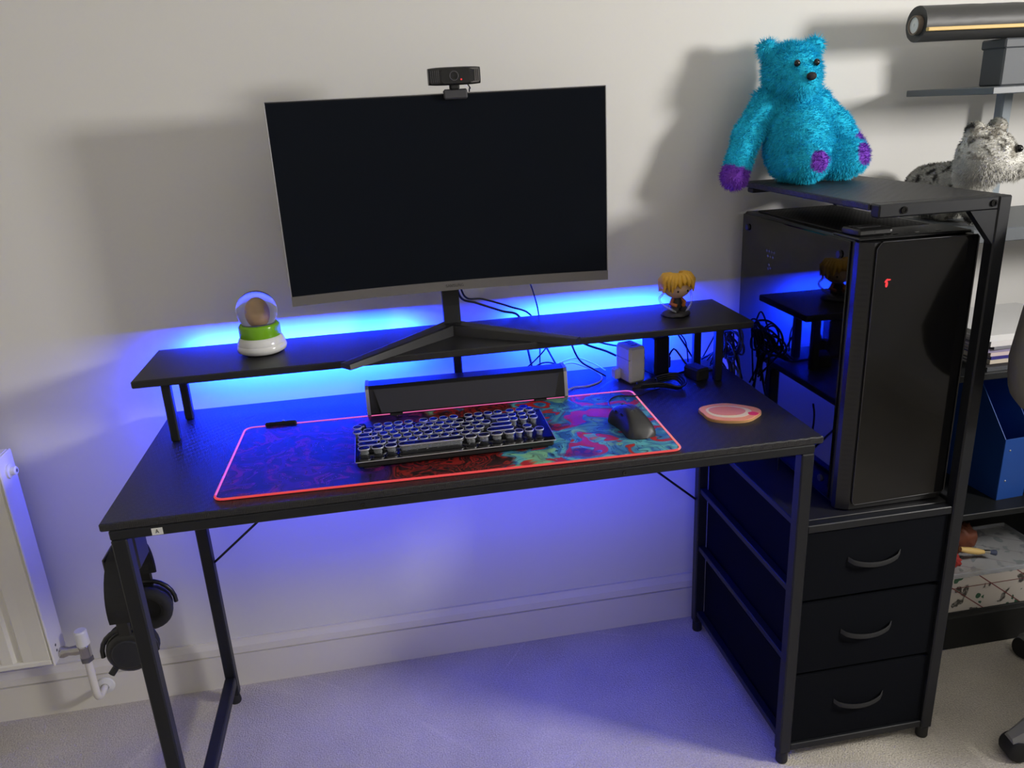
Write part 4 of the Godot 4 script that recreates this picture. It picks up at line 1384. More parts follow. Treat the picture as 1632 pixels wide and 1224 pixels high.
# ------------------------------------------------------------------ radiator
func radiator() -> void:
	var x1 := -0.333
	var x0 := -1.15
	var t := thing("radiator", "white panel radiator on the wall with pressed vertical flutes", "radiator", Vector3(-0.7, 0.195, 0.07))
	frame(t)
	# fluted front sheet: profile in (x, -z), extruded upwards
	var out := []
	var n := 0
	var x := x0
	while x < x1 - 0.046:
		for p in [[0.0, 0.106], [0.020, 0.106], [0.026, 0.100], [0.036, 0.100], [0.042, 0.106]]:
			if x + p[0] < x1 - 0.044:
				out.append(Vector2(x + p[0], -p[1]))
		x += 0.0445
	out.append(Vector2(x1 - 0.042, -0.106))
	out.append(Vector2(x1 - 0.008, -0.108))
	out.append(Vector2(x1 - 0.004, -0.104))
	out.append(Vector2(x1 - 0.004, -0.096))
	out.append(Vector2(x0, -0.096))
	X = W * UPRIGHT
	obj("front_panel", extrude(S(), out, 0.215, 0.685), M.radiator_white, t)
	X = W
	for y in [0.199, 0.685]:
		obj("seam_rail", box(S(), Vector3(x0, y, 0.095), Vector3(x1 - 0.004, y + 0.0165, 0.1085), 0.004), M.radiator_white, t)
	obj("side_cover", box(S(), Vector3(x1 - 0.004, 0.197, 0.04), Vector3(x1 + 0.001, 0.703, 0.109), 0.003), M.radiator_white, t)
	obj("rear_panel", box(S(), Vector3(x0, 0.2, 0.036), Vector3(x1 - 0.006, 0.7, 0.044), 0.002), M.radiator_white, t)
	var gr := obj("top_grille", box(S(), Vector3(x0, 0.6985, 0.044), Vector3(x1 - 0.004, 0.704, 0.096), 0.002), M.radiator_white, t)
	for k in 40:
		var gx := x0 + 0.02 + k * 0.02
		if gx < x1 - 0.02:
			obj("slot", box(S(), Vector3(gx, 0.7041, 0.052), Vector3(gx + 0.012, 0.7046, 0.088), 0), M.print_grey, gr)
	for bx in [x0 + 0.15, x1 - 0.16]:
		obj("wall_bracket", box(S(), Vector3(bx, 0.25, 0.0), Vector3(bx + 0.03, 0.65, 0.037), 0.001), M.steel, t)
	X = W * Transform3D(Basis(Vector3.BACK, -PI / 2), Vector3(x1 + 0.001, 0.664, 0.074))
	var bl := obj("blanking_plug", lathe_hard(S(), Vector3.ZERO, [[0.0155, 0], [0.0155, 0.004], [0.0095, 0.005], [0.0095, 0.014], [0.0075, 0.016], [0, 0.016]], 18), M.white_plastic, t)
	obj("plug_hex", lathe_hard(S(), Vector3.ZERO, [[0.0045, 0.0161], [0, 0.0163]], 6), M.print_grey, bl)
	for y in [0.222, 0.236]:
		X = W * Transform3D(Basis(Vector3.BACK, -PI / 2), Vector3(x1 + 0.001, y, 0.085))
		obj("vent_mark", lathe_hard(S(), Vector3.ZERO, [[0.0035, 0], [0, 0.0008]], 10), M.print_dark, t)
	X = W
	unframe()
	# valve with its pipe
	t = thing("radiator_valve", "chrome radiator valve with white cap and white pipe into the skirting", "valve", Vector3(-0.281, 0.07, 0.06))
	frame(t)
	var v := Vector3(-0.2795, 0.2, 0.074)
	obj("tail", tube(S(), [Vector3(x1 + 0.0015, 0.207, 0.074), Vector3(x1 + 0.008, 0.207, 0.074), Vector3(x1 + 0.02, 0.207, 0.074), Vector3(x1 + 0.034, 0.207, 0.074), v + Vector3(0, 0.006, 0)], [0.0125, 0.0135, 0.0095, 0.0115, 0.009], 12), M.chrome, t)
	obj("valve_body", lathe_hard(S(), v, [[0.0105, -0.014], [0.0125, -0.012], [0.0125, 0.016], [0.0105, 0.019]], 18), M.chrome, t)
	obj("compression_nut", lathe_hard(S(), v, [[0.0115, -0.026], [0.0145, -0.024], [0.0145, -0.014], [0.0115, -0.0125]], 6), M.steel, t)
	obj("cap", lathe_hard(S(), v, [[0.0125, 0.019], [0.0145, 0.021], [0.0135, 0.054], [0.0115, 0.058], [0, 0.058]], 20), M.white_plastic, t)
	obj("pipe", tube(S(), curve([v + Vector3(0, -0.02, 0), v + Vector3(0.0, -0.06, 0), v + Vector3(0.0, -0.09, 0), v + Vector3(0.0, -0.115, -0.0005), v + Vector3(0.0, -0.131, -0.006), v + Vector3(0.0, -0.138, -0.02), v + Vector3(0.0, -0.139, -0.036), v + Vector3(0.0, -0.139, -0.054)], 0.008), 0.0085, 10), M.white_gloss, t)
	X = W * Transform3D(Basis(Vector3.RIGHT, PI / 2), v + Vector3(0.0, -0.139, -0.0555))
	obj("pipe_collar", lathe_hard(S(), Vector3.ZERO, [[0.022, 0], [0.021, 0.005], [0.0115, 0.009], [0.0095, 0.009]], 22), M.white_plastic, t)
	unframe()

# ------------------------------------------------------------------ shelving unit on the right and what it holds
func bookcase() -> void:
	var x0 := 1.662
	var x1 := 2.42
	var zb := 0.025
	var zf := 0.3
	var t := thing("shelving_unit", "black shelving unit with open upper shelves right of the desk tower", "shelf", Vector3(2.04, 0, 0.16))
	frame(t)
	obj("plinth", box(S(), Vector3(x0, 0, zf - 0.016), Vector3(x1, 0.093, zf), 0.002), M.shelf_black, t)
	obj("side_panel", box(S(), Vector3(x0, 0, zb), Vector3(x0 + 0.018, 0.712, zf - 0.0165), 0.002), M.shelf_black, t)
	obj("side_panel", box(S(), Vector3(x1 - 0.018, 0, zb), Vector3(x1, 0.712, zf - 0.0165), 0.002), M.shelf_black, t)
	obj("back_panel", box(S(), Vector3(x0 + 0.0185, 0.02, zb), Vector3(x1 - 0.0185, 0.711, zb + 0.006), 0), M.shelf_black, t)
	for y in [0.077, 0.352]:
		obj("shelf_board", box(S(), Vector3(x0 + 0.0185, y, zb + 0.0065), Vector3(x1 - 0.0185, y + 0.016, zf - 0.017), 0.0015), M.shelf_black, t)
	obj("shelf_board", box(S(), Vector3(x0, 0.7125, zb), Vector3(x1, 0.729, zf), 0.002), M.shelf_black, t)
	# upper boards on short uprights
	obj("shelf_board", box(S(), Vector3(1.68, 1.018, 0.035), Vector3(x1, 1.046, zf), 0.002), M.shelf_grey, t)
	obj("shelf_board", box(S(), Vector3(1.68, 1.3085, 0.035), Vector3(x1, 1.322, zf), 0.0015), M.shelf_grey, t)
	for p in [[1.918, 0.05, 1.0462, 1.3083], [2.36, 0.10, 1.0462, 1.3083], [2.36, 0.25, 1.0462, 1.3083], [1.70, 0.06, 0.7292, 1.0178], [2.38, 0.06, 0.7292, 1.0178], [2.38, 0.27, 0.7292, 1.0178]]:
		obj("upright", box(S(), Vector3(p[0] - 0.013, p[2], p[1] - 0.013), Vector3(p[0] + 0.013, p[3], p[1] + 0.013), 0.003), M.upright_grey, t)
	unframe()
	# grey box and the dark roll lying over it
	t = thing("storage_box", "plain grey storage box under the dark roll on the top shelf", "box", Vector3(1.96, 1.322, 0.16))
	frame(t)
	obj("body", box(S(), Vector3(1.788, 1.3225, 0.122), Vector3(2.2, 1.409, 0.187), 0.003), M.box_grey, t)
	obj("lid", box(S(), Vector3(1.785, 1.395, 0.119), Vector3(2.203, 1.4145, 0.19), 0.003), M.box_grey, t)
	unframe()
	t = thing("rolled_screen", "dark rolled-up sheet with a white core and pale wooden batten", "roll", Vector3(1.9, 1.4145, 0.155))
	frame(t)
	var f := FastNoiseLite.new()
	f.seed = 2
	f.frequency = 9.0
	var P := []
	for i in 30:
		var x := lerpf(1.603, 2.28, i / 29.0)
		var row := []
		for k in 26:
			var a := TAU * k / 26
			var r := 0.0335 * (1.0 + 0.035 * f.get_noise_2d(x * 2.0, a * 0.4) + 0.05 * maxf(0.0, cos(a - 4.2)))
			row.append(Vector3(x, 1.4505 + r * sin(a), 0.155 + r * cos(a)))
		P.append(row)
	var st := S()
	grid(st, P, false, true, -1.0)
	for k in 26:
		tri_out(st, Vector3(2.28, 1.4505, 0.155), P[29][k], P[29][(k + 1) % 26], Vector3(2, 1.45, 0.155))
	# spiral end of the roll
	for k in 26:
		var a0 := TAU * k / 26
		var a1 := TAU * (k + 1) / 26
		var c := Vector3(1.606, 1.4475, 0.155)
		quad_out(st, P[0][k], P[0][(k + 1) % 26], c + Vector3(0, sin(a1), cos(a1)) * 0.019, c + Vector3(0, sin(a0), cos(a0)) * 0.019, Vector3(2, 1.45, 0.155))
	obj("sheet", st, M.roll_dark, t)
	X = W * Transform3D(Basis(Vector3.BACK, PI / 2), Vector3(1.6, 1.4475, 0.155))
	var co := obj("core", lathe_hard(S(), Vector3.ZERO, [[0.0185, -0.05], [0.0185, 0.004], [0.0155, 0.004], [0.0155, 0.0]], 24), M.cardboard, t)
	obj("core_plug", lathe_hard(S(), Vector3.ZERO, [[0.0155, 0.001], [0.004, 0.002], [0, 0.0]], 24), M.white_plastic, co)
	X = W
	obj("batten", box(S(), Vector3(1.602, 1.4335, 0.187), Vector3(2.24, 1.4405, 0.196), 0.001), M.pine, t)
	unframe()
	# stack of magazines on the lower unit
	var r := RandomNumberGenerator.new()
	r.seed = 8
	var y := 0.729
	var looks := ["slate-covered magazine at the bottom of the stack", "dark charcoal magazine second from the bottom of the stack", "cream magazine in the lower half of the stack", "indigo-covered magazine in the middle of the stack", "pale pink magazine lying on the indigo one", "lilac magazine under the white ones in the stack", "thin grey magazine near the top of the stack", "thick white catalogue second from the top of the stack", "thick white catalogue topping the magazine stack"]
	var tones := [Color(0.3, 0.31, 0.33), Color(0.2, 0.19, 0.2), Color(0.8, 0.76, 0.7), Color(0.2, 0.18, 0.5), Color(0.85, 0.78, 0.78), Color(0.62, 0.58, 0.7), Color(0.5, 0.5, 0.53), Color(0.88, 0.87, 0.87), Color(0.9, 0.9, 0.9)]
	var thick := [0.009, 0.008, 0.009, 0.007, 0.008, 0.008, 0.006, 0.012, 0.014]
	for i in 9:
		var o := r.randf_range(-0.006, 0.006)
		var mg := thing("magazine", looks[i], "magazine", Vector3(1.90 + o, y, 0.17), r.randf_range(-0.03, 0.03), "magazines stacked on the shelving unit")
		var cover := mat("magazine_cover_%d" % i, tones[i], 0.4)
		obj("pages", box(S(), Vector3(-0.125, 0.001, -0.105), Vector3(0.129, thick[i] - 0.001, 0.118), 0.0005), M.paper, mg)
		obj("cover", box(S(), Vector3(-0.13, thick[i] - 0.001, -0.107), Vector3(0.13, thick[i], 0.12), 0.0003), cover, mg)
		obj("cover", box(S(), Vector3(-0.13, 0, -0.107), Vector3(0.13, 0.001, 0.12), 0.0003), cover, mg)
		obj("spine", box(S(), Vector3(-0.13, 0.0008, 0.1185), Vector3(0.13, thick[i] - 0.0008, 0.12), 0), cover, mg)
		y += thick[i] + 0.0002
	# blue magazine files standing in the unit
	for k in 2:
		t = thing("magazine_file", "blue metal magazine file in the black shelving unit" if k == 0 else "second blue magazine file tucked behind the first", "file", Vector3(1.93 + k * 0.092, 0.368, 0.15), 0.06)
		var side := [Vector2(-0.10, 0), Vector2(0.085, 0), Vector2(0.085, 0.16), Vector2(-0.02, 0.29), Vector2(-0.10, 0.30)]
		for s in [-1, 1]:
			X = Transform3D(Basis(Vector3(0, 0, 1), Vector3(0, 1, 0), Vector3(-1, 0, 0)), Vector3(s * 0.038, 0, 0))
			obj("side_sheet", extrude(S(), side, -0.001, 0.001), M.file_blue, t)
		X = Transform3D()
		obj("front_sheet", box(S(), Vector3(-0.0385, 0, 0.084), Vector3(0.0385, 0.16, 0.086), 0.0004), M.file_blue, t)
		obj("back_sheet", box(S(), Vector3(-0.0385, 0, -0.101), Vector3(0.0385, 0.30, -0.099), 0.0004), M.file_blue, t)
		obj("floor_sheet", box(S(), Vector3(-0.037, 0, -0.098), Vector3(0.037, 0.002, 0.083), 0), M.file_blue, t)
		for q in [0.05, 0.13]:
			obj("rivet", ball(S(), Vector3(-0.022, q, 0.0863), Vector3(0.0028, 0.0028, 0.0016), 10, 6), M.silver, t)
	# parcel wrapped in printed paper at the bottom
	t = thing("wrapped_parcel", "parcel in white paper with red diagonal lines and dark sketches", "parcel", Vector3(1.87, 0.0932, 0.18))
	st = S()
	parcel_box(st, Vector3(-0.115, 0, -0.095), Vector3(0.20, 0.096, 0.098))
	var m := mat("parcel_paper", Color.WHITE, 0.7)
	m.albedo_texture = parcel_image()
	obj("wrapping", st, m, t)
	obj("folded_flap", box(S(), Vector3(-0.114, 0.068, 0.0982), Vector3(0.199, 0.0695, 0.0992), 0.0003), M.print_red, t)
	var pl := thing("clear_tray", "clear plastic tray on top of the wrapped parcel", "tray", Vector3(1.87, 0.1894, 0.18))
	obj("floor_sheet", box(S(), Vector3(-0.11, 0.0002, -0.09), Vector3(0.20, 0.002, 0.10), 0.0005), M.clear_plastic, pl)
	for q in [[Vector3(-0.11, 0.002, 0.097), Vector3(0.20, 0.014, 0.10)], [Vector3(-0.11, 0.002, -0.09), Vector3(0.20, 0.014, -0.087)], [Vector3(-0.11, 0.002, -0.087), Vector3(-0.107, 0.014, 0.097)], [Vector3(0.197, 0.002, -0.087), Vector3(0.20, 0.014, 0.097)]]:
		obj("rim", box(S(), q[0], q[1], 0.0005), M.clear_plastic, pl)
	tag(obj("red_cloth", crumple(Vector3(1.803, 0.2135, 0.225), Vector3(0.022, 0.021, 0.03), 4), M.cloth_red), "crumpled red cloth lying in the clear tray", "cloth")
	tag(obj("blue_cloth", crumple(Vector3(1.818, 0.2385, 0.185), Vector3(0.026, 0.016, 0.03), 7), M.cloth_slate), "slate blue cloth bunched behind the red one", "cloth")
	tag(obj("leather_pouch", crumple(Vector3(1.868, 0.232, 0.17), Vector3(0.042, 0.040, 0.034), 9), M.leather), "brown leather pouch standing in the clear tray", "pouch")
	t = thing("wood_handled_brush", "small brush with a pale wooden handle across the brown pouch", "brush", Vector3(1.868, 0.2205, 0.222), 0.0)
	obj("handle", tube(S(), [Vector3(-0.035, 0.012, 0), Vector3(-0.012, 0.006, 0.002), Vector3(0.012, 0.0, 0.003), Vector3(0.03, -0.004, 0.003)], [0.006, 0.0085, 0.0085, 0.005], 10), M.pine, t)
	obj("ferrule", tube(S(), [Vector3(0.03, -0.004, 0.003), Vector3(0.045, -0.006, 0.004)], 0.0055, 10), M.chrome, t)
	obj("bristles", tube(S(), [Vector3(0.045, -0.006, 0.004), Vector3(0.062, -0.010, 0.005)], [0.005, 0.008], 8), M.cloth_slate, t)

func parcel_box(st: SurfaceTool, lo: Vector3, hi: Vector3) -> void:
	# box with texture coordinates: front and top share one running print
	var k := 3.2
	var q := [Vector3(lo.x, lo.y, hi.z), Vector3(hi.x, lo.y, hi.z), Vector3(hi.x, hi.y, hi.z), Vector3(lo.x, hi.y, hi.z), Vector3(lo.x, hi.y, lo.z), Vector3(hi.x, hi.y, lo.z), Vector3(lo.x, lo.y, lo.z), Vector3(hi.x, lo.y, lo.z)]
	var faces := [[0, 1, 2, 3, Vector3.BACK], [3, 2, 5, 4, Vector3.UP], [6, 0, 3, 4, Vector3.LEFT], [1, 7, 5, 2, Vector3.RIGHT], [7, 6, 4, 5, Vector3.FORWARD], [6, 7, 1, 0, Vector3.DOWN]]
	for f in faces:
		for i in [0, 2, 1, 0, 3, 2]:
			var p: Vector3 = q[f[i]]
			var uv := Vector2(p.x, -p.y) if absf(f[4].z) > 0 else (Vector2(p.x, p.z) if absf(f[4].y) > 0 else Vector2(p.z, -p.y))
			vx(st, p, f[4], uv * k)

func parcel_image() -> ImageTexture:
	var n := 512
	var im := Image.create(n, n, false, Image.FORMAT_RGB8)
	var f := FastNoiseLite.new()
	f.seed = 31
	f.frequency = 0.009
	f.fractal_octaves = 3
	for y in n:
		for x in n:
			var c := Color(0.78, 0.75, 0.72)
			var d := fposmod(x * 0.75 - y, 128.0)
			var blob := f.get_noise_2d(x, y)
			if blob > 0.36:
				c = Color(0.28, 0.27, 0.25) if f.get_noise_2d(x * 6.0, y * 6.0) > -0.1 else Color(0.5, 0.49, 0.47)
			elif blob < -0.42:
				c = Color(0.2, 0.36, 0.27)
			elif blob > 0.28 and fposmod(y + x * 0.2, 7.0) < 1.6:
				c = Color(0.55, 0.53, 0.5)
			if d < 5.0:
				c = Color(0.42, 0.17, 0.18)
			im.set_pixel(x, y, c)
	return ImageTexture.create_from_image(im)

func crumple(c: Vector3, r: Vector3, seed_: int) -> SurfaceTool:
	var f := FastNoiseLite.new()
	f.seed = seed_
	f.frequency = 1.1
	var P := []
	for j in 22:
		var a := TAU * j / 22
		var row := []
		for i in 13:
			var b := -PI / 2 + PI * i / 12
			var d := Vector3(cos(a) * cos(b), sin(b), sin(a) * cos(b))
			var k := 1.0 + 0.45 * f.get_noise_3d(d.x * 1.6, d.y * 1.6, d.z * 1.6) if i > 0 and i < 12 else 1.0
			row.append(c + Vector3(d.x * r.x * k, maxf(d.y * r.y * k, -r.y), d.z * r.z * k))
		P.append(row)
	return grid(S(), P, true, false, -1.0)

# ------------------------------------------------------------------ office chair at the right edge
func chair() -> void:
	var at := Vector3(1.99, 0, 0.675)
	var t := thing("office_chair", "taupe swivel chair with a grey star base right of the drawers", "chair", at)
	frame(t)
	for k in 5:
		var d := Vector3(-0.99, 0, -0.14).rotated(Vector3.UP, TAU * k / 5)
		var s := Vector3(-d.z, 0, d.x)
		var ring := []
		for i in 8:
			var u := i / 7.0
			var c := at + d * lerpf(0.03, 0.335, u) + Vector3.UP * (lerpf(0.115, 0.075, u) - 0.03 * pow(maxf(0.0, u - 0.85) / 0.15, 2))
			var w := lerpf(0.032, 0.021, u) * (1.0 if i < 7 else 0.7)
			var h := lerpf(0.03, 0.017, u)
			ring.append([c - s * w - Vector3.UP * h * 0.6, c - s * w + Vector3.UP * h * 0.1, c - s * w * 0.6 + Vector3.UP * h * 0.55, c + s * w * 0.6 + Vector3.UP * h * 0.55, c + s * w + Vector3.UP * h * 0.1, c + s * w - Vector3.UP * h * 0.6])
		var st := S()
		hard_loft(st, ring)
		var arm := obj("base_arm", st, M.chair_grey, t)
		X = W * Transform3D(Basis(s, Vector3.UP, -d).orthonormalized() * Basis(Vector3.BACK, PI / 2), at + d * 0.318 + Vector3.UP * 0.0262)
		obj("caster", lathe(S(), Vector3.ZERO, [[0, -0.024], [0.022, -0.022], [0.026, -0.016], [0.026, 0.016], [0.022, 0.022], [0, 0.024]], 20), M.soft_black, arm)
		X = W
	obj("gas_column", lathe_hard(S(), at, [[0.03, 0.095], [0.03, 0.25], [0.018, 0.26], [0.018, 0.40]], 18), M.soft_black, t)
	obj("seat", lathe(S(), at, [[0, 0.40], [0.145, 0.40], [0.18, 0.415], [0.192, 0.445], [0.18, 0.478], [0.135, 0.488], [0, 0.484]], 32), M.taupe, t)
	# backrest: rounded slab on a spine, turned towards the seat
	var c := Vector3(1.728, 0.962, 0.56)
	var side := Vector3(0.97, 0, -0.24).normalized()
	var f := Vector3(0.24, 0, 0.97).normalized()
	obj("spine", tube(S(), curve([at + Vector3(-0.1, 0.42, -0.06), c - f * 0.05 + Vector3(0.10, -0.46, 0.05), c - f * 0.06 + Vector3(0, -0.25, 0), c - f * 0.035], 0.03), 0.018, 10), M.soft_black, t)
	var P := []
	for j in 36:
		var a := TAU * j / 36
		var row := []
		for q in [[0.0, -1.0], [0.8, -1.0], [0.95, -0.7], [1.0, 0.0], [0.95, 0.7], [0.8, 1.0], [0.0, 1.0]]:
			var ex: float = signf(cos(a)) * pow(absf(cos(a)), 0.55) * 0.225 * q[0]
			var ey: float = signf(sin(a)) * pow(absf(sin(a)), 0.55) * 0.2 * q[0]
			ex *= 1.0 - 0.32 * clampf(ey / 0.2 + 0.35, 0.0, 1.35)
			row.append(c + side * ex + Vector3.UP * ey + f * (0.028 * q[1] + 0.5 * ex * ex))
		P.append(row)
	obj("backrest", grid(S(), P, true, false, -1.0), M.taupe, t)
	unframe()

# ------------------------------------------------------------------ soft toys
func smin(a: float, b: float, k: float) -> float:
	var h := maxf(k - absf(a - b), 0.0) / k
	return minf(a, b) - h * h * k * 0.25

# surface nets over tapered capsules [from, to, r0, r1]; returns [points, normals, quads]
func nets(bones: Array, k: float, cell: float) -> Array:
	var lo := Vector3.INF
	var hi := -Vector3.INF
	for b in bones:
		var r: float = maxf(b[2], b[3]) + cell * 3
		for p in [b[0], b[1]]:
			lo = lo.min(p - Vector3.ONE * r)
			hi = hi.max(p + Vector3.ONE * r)
	var n := Vector3i(((hi - lo) / cell).ceil()) + Vector3i.ONE
	var field := PackedFloat32Array()
	field.resize(n.x * n.y * n.z)
	field.fill(1.0)
	var sx := n.y * n.z
	var sy := n.z
	for b in bones:
		var reach: float = maxf(b[2], b[3]) + k + cell * 2
		var a0: Vector3 = b[0].min(b[1]) - Vector3.ONE * reach
		var a1: Vector3 = b[0].max(b[1]) + Vector3.ONE * reach
		var i0 := Vector3i(((a0 - lo) / cell).floor()).clamp(Vector3i.ZERO, n - Vector3i.ONE)
		var i1 := Vector3i(((a1 - lo) / cell).ceil()).clamp(Vector3i.ZERO, n - Vector3i.ONE)
		var ab: Vector3 = b[1] - b[0]
		var l2 := maxf(ab.length_squared(), 1e-9)
		var from: Vector3 = b[0]
		var r0: float = b[2]
		var dr: float = b[3] - b[2]
		for x in range(i0.x, i1.x + 1):
			for y in range(i0.y, i1.y + 1):
				for z in range(i0.z, i1.z + 1):
					var p := lo + Vector3(x, y, z) * cell
					var u := clampf((p - from).dot(ab) / l2, 0, 1)
					var d := (p - from - ab * u).length() - r0 - dr * u
					var at := x * sx + y * sy + z
					field[at] = smin(field[at], d, k)
	var ids := {}
	var pts := []
	var nrm := []
	for x in n.x - 1:
		for y in n.y - 1:
			for z in n.z - 1:
				var at := x * sx + y * sy + z
				var v := [field[at], field[at + 1], field[at + sy], field[at + sy + 1], field[at + sx], field[at + sx + 1], field[at + sx + sy], field[at + sx + sy + 1]]
				var inside := 0
				for q in v:
					if q < 0:
						inside += 1
				if inside == 0 or inside == 8:
					continue
				var sum := Vector3()
				var cnt := 0
				for e in [[0, 1], [2, 3], [4, 5], [6, 7], [0, 2], [1, 3], [4, 6], [5, 7], [0, 4], [1, 5], [2, 6], [3, 7]]:
					var f0: float = v[e[0]]
					var f1: float = v[e[1]]
					if (f0 < 0) != (f1 < 0):
						var t := f0 / (f0 - f1)
						var c0 := Vector3(e[0] >> 2 & 1, e[0] >> 1 & 1, e[0] & 1)
						var c1 := Vector3(e[1] >> 2 & 1, e[1] >> 1 & 1, e[1] & 1)
						sum += c0.lerp(c1, t)
						cnt += 1
				ids[at] = pts.size()
				pts.append(lo + (Vector3(x, y, z) + sum / cnt) * cell)
				nrm.append(Vector3(v[4] + v[5] + v[6] + v[7] - v[0] - v[1] - v[2] - v[3], v[2] + v[3] + v[6] + v[7] - v[0] - v[1] - v[4] - v[5], v[1] + v[3] + v[5] + v[7] - v[0] - v[2] - v[4] - v[6]).normalized())
	var quads := []
	for x in range(1, n.x - 1):
		for y in range(1, n.y - 1):
			for z in range(1, n.z - 1):
				var at := x * sx + y * sy + z
				var f0 := field[at]
				for ax in 3:
					var step: int = [sx, sy, 1][ax]
					var f1 := field[at + step]
					if (f0 < 0) == (f1 < 0):
						continue
					var u: int = [sy, 1, sx][ax]
					var w: int = [1, sx, sy][ax]
					var q := [ids[at - u - w], ids[at - w], ids[at], ids[at - u]]
					if f0 >= 0:
						q.reverse()
					quads.append(q)
	return [pts, nrm, quads]

func plush_mesh(net: Array, tint: Callable) -> SurfaceTool:
	var st := S()
	for q in net[2]:
		for k in [0, 2, 1, 0, 3, 2]:
			st.set_color(tint.call(net[0][q[k]]))
			vx(st, net[0][q[k]], net[1][q[k]])
	return st

func fur(net: Array, tint: Callable, count: int, length: float, lean: Vector3, seed_: int, m: Material, parent: Node, long_at: Callable) -> void:
	var st := S()
	X = Transform3D()
	for k in 3:
		var a := TAU * k / 3
		var b := TAU * (k + 1) / 3
		tri(st, Vector3(cos(a) * 0.00075, 0, sin(a) * 0.00075), Vector3(0, 1, 0), Vector3(cos(b) * 0.00075, 0, sin(b) * 0.00075))
	var mm := MultiMesh.new()
	mm.transform_format = MultiMesh.TRANSFORM_3D
	mm.use_colors = true
	mm.mesh = st.commit()
	mm.instance_count = count
	var r := RandomNumberGenerator.new()
	r.seed = seed_
	X = W
	var inv: Transform3D = W
	for i in count:
		var q: Array = net[2][r.randi() % net[2].size()]
		var u := r.randf()
		var v := r.randf()
		var p: Vector3 = net[0][q[0]].lerp(net[0][q[1]], u).lerp(net[0][q[3]].lerp(net[0][q[2]], u), v)
		var n: Vector3 = net[1][q[0]]
		var d := (n * 0.75 + lean + Vector3(r.randf_range(-1, 1), r.randf_range(-1, 1), r.randf_range(-1, 1)) * 0.42).normalized()
		var x := d.cross(Vector3(0.3, 0.2, 0.9)).normalized()
		var ln := length * r.randf_range(0.65, 1.25)

		ln *= long_at.call(p)
		mm.set_instance_transform(i, inv * Transform3D(Basis(x, d * ln, x.cross(d)), p - n * 0.0008))
		var c: Color = tint.call(p)
		var k := r.randf_range(0.75, 1.3)
		mm.set_instance_color(i, Color(c.r * k, c.g * k, c.b * k))
	var o := MultiMeshInstance3D.new()
	o.name = "fur"
	o.multimesh = mm
	o.material_override = m
	o.set_meta("kind", "stuff")
	parent.add_child(o, true)

func bear() -> void:
	var t := thing("plush_bear", "shaggy bright blue plush bear with violet paws sitting on the tower's top shelf", "soft toy", Vector3(1.378, TOP, 0.12))
	frame(t)
	var V := func(x: float, y: float, z: float) -> Vector3: return Vector3(x, y, z)
	var bones := [
		[V.call(1.38, 1.224, 0.118), V.call(1.367, 1.305, 0.1), 0.070, 0.052],
		[V.call(1.372, 1.243, 0.135), V.call(1.372, 1.25, 0.14), 0.060, 0.058],
		[V.call(1.36, 1.372, 0.108), V.call(1.36, 1.366, 0.112), 0.056, 0.056],
		[V.call(1.36, 1.356, 0.13), V.call(1.358, 1.35, 0.158), 0.04, 0.032],
		[V.call(1.312, 1.413, 0.1), V.call(1.309, 1.418, 0.1), 0.019, 0.018],
		[V.call(1.408, 1.415, 0.1), V.call(1.412, 1.42, 0.1), 0.019, 0.018],
		[V.call(1.312, 1.312, 0.098), V.call(1.271, 1.25, 0.104), 0.029, 0.027],
		[V.call(1.271, 1.25, 0.104), V.call(1.240, 1.168, 0.115), 0.027, 0.0275],
		[V.call(1.422, 1.312, 0.098), V.call(1.474, 1.262, 0.104), 0.029, 0.027],
		[V.call(1.474, 1.262, 0.104), V.call(1.508, 1.212, 0.118), 0.027, 0.0265],
		[V.call(1.352, 1.19, 0.13), V.call(1.362, 1.19, 0.188), 0.036, 0.0335],
		[V.call(1.362, 1.19, 0.188), V.call(1.366, 1.196, 0.200), 0.0345, 0.0355],
		[V.call(1.41, 1.19, 0.13), V.call(1.462, 1.191, 0.158), 0.036, 0.035],
		[V.call(1.462, 1.191, 0.158), V.call(1.474, 1.198, 0.166), 0.036, 0.0375]]
	var net := nets(bones, 0.014, 0.0055)
	var f := FastNoiseLite.new()
	f.seed = 12
	f.frequency = 40.0
	var tint := func(p: Vector3) -> Color:
		var k := 1.0 + 0.25 * f.get_noise_3dv(p)
		var c := Color(0.025 * k, 0.52 * k, 0.76 * k)
		if p.distance_to(Vector3(1.240, 1.166, 0.115)) < 0.034 or p.distance_to(Vector3(1.508, 1.212, 0.118)) < 0.034:
			c = Color(0.2 * k, 0.06 * k, 0.5 * k)
		elif p.distance_to(Vector3(1.37, 1.199, 0.238)) < 0.024 or p.distance_to(Vector3(1.492, 1.206, 0.197)) < 0.024:
			c = Color(0.2 * k, 0.06 * k, 0.5 * k)
		return c
	var m := mat("plush_blue", Color.WHITE, 0.95, 0.0, 0.2)
	m.vertex_color_use_as_albedo = true
	obj("body", plush_mesh(net, tint), m, t)
	fur(net, tint, 26000, 0.0085, Vector3(0, -0.25, 0.05), 5, m, t, func(p: Vector3) -> float: return 0.8 if p.z > 0.152 and p.y > 1.325 else (1.5 if p.y > 1.325 else 1.0))
	for s in [-1, 1]:
		obj("eye", ball(S(), Vector3(1.36 + s * 0.021, 1.386, 0.1695), Vector3(0.0065, 0.007, 0.0055), 14, 10), M.gloss_black, t)
	obj("nose", ball(S(), Vector3(1.358, 1.360, 0.1945), Vector3(0.0105, 0.008, 0.007), 14, 10), M.soft_black, t)
	unframe()

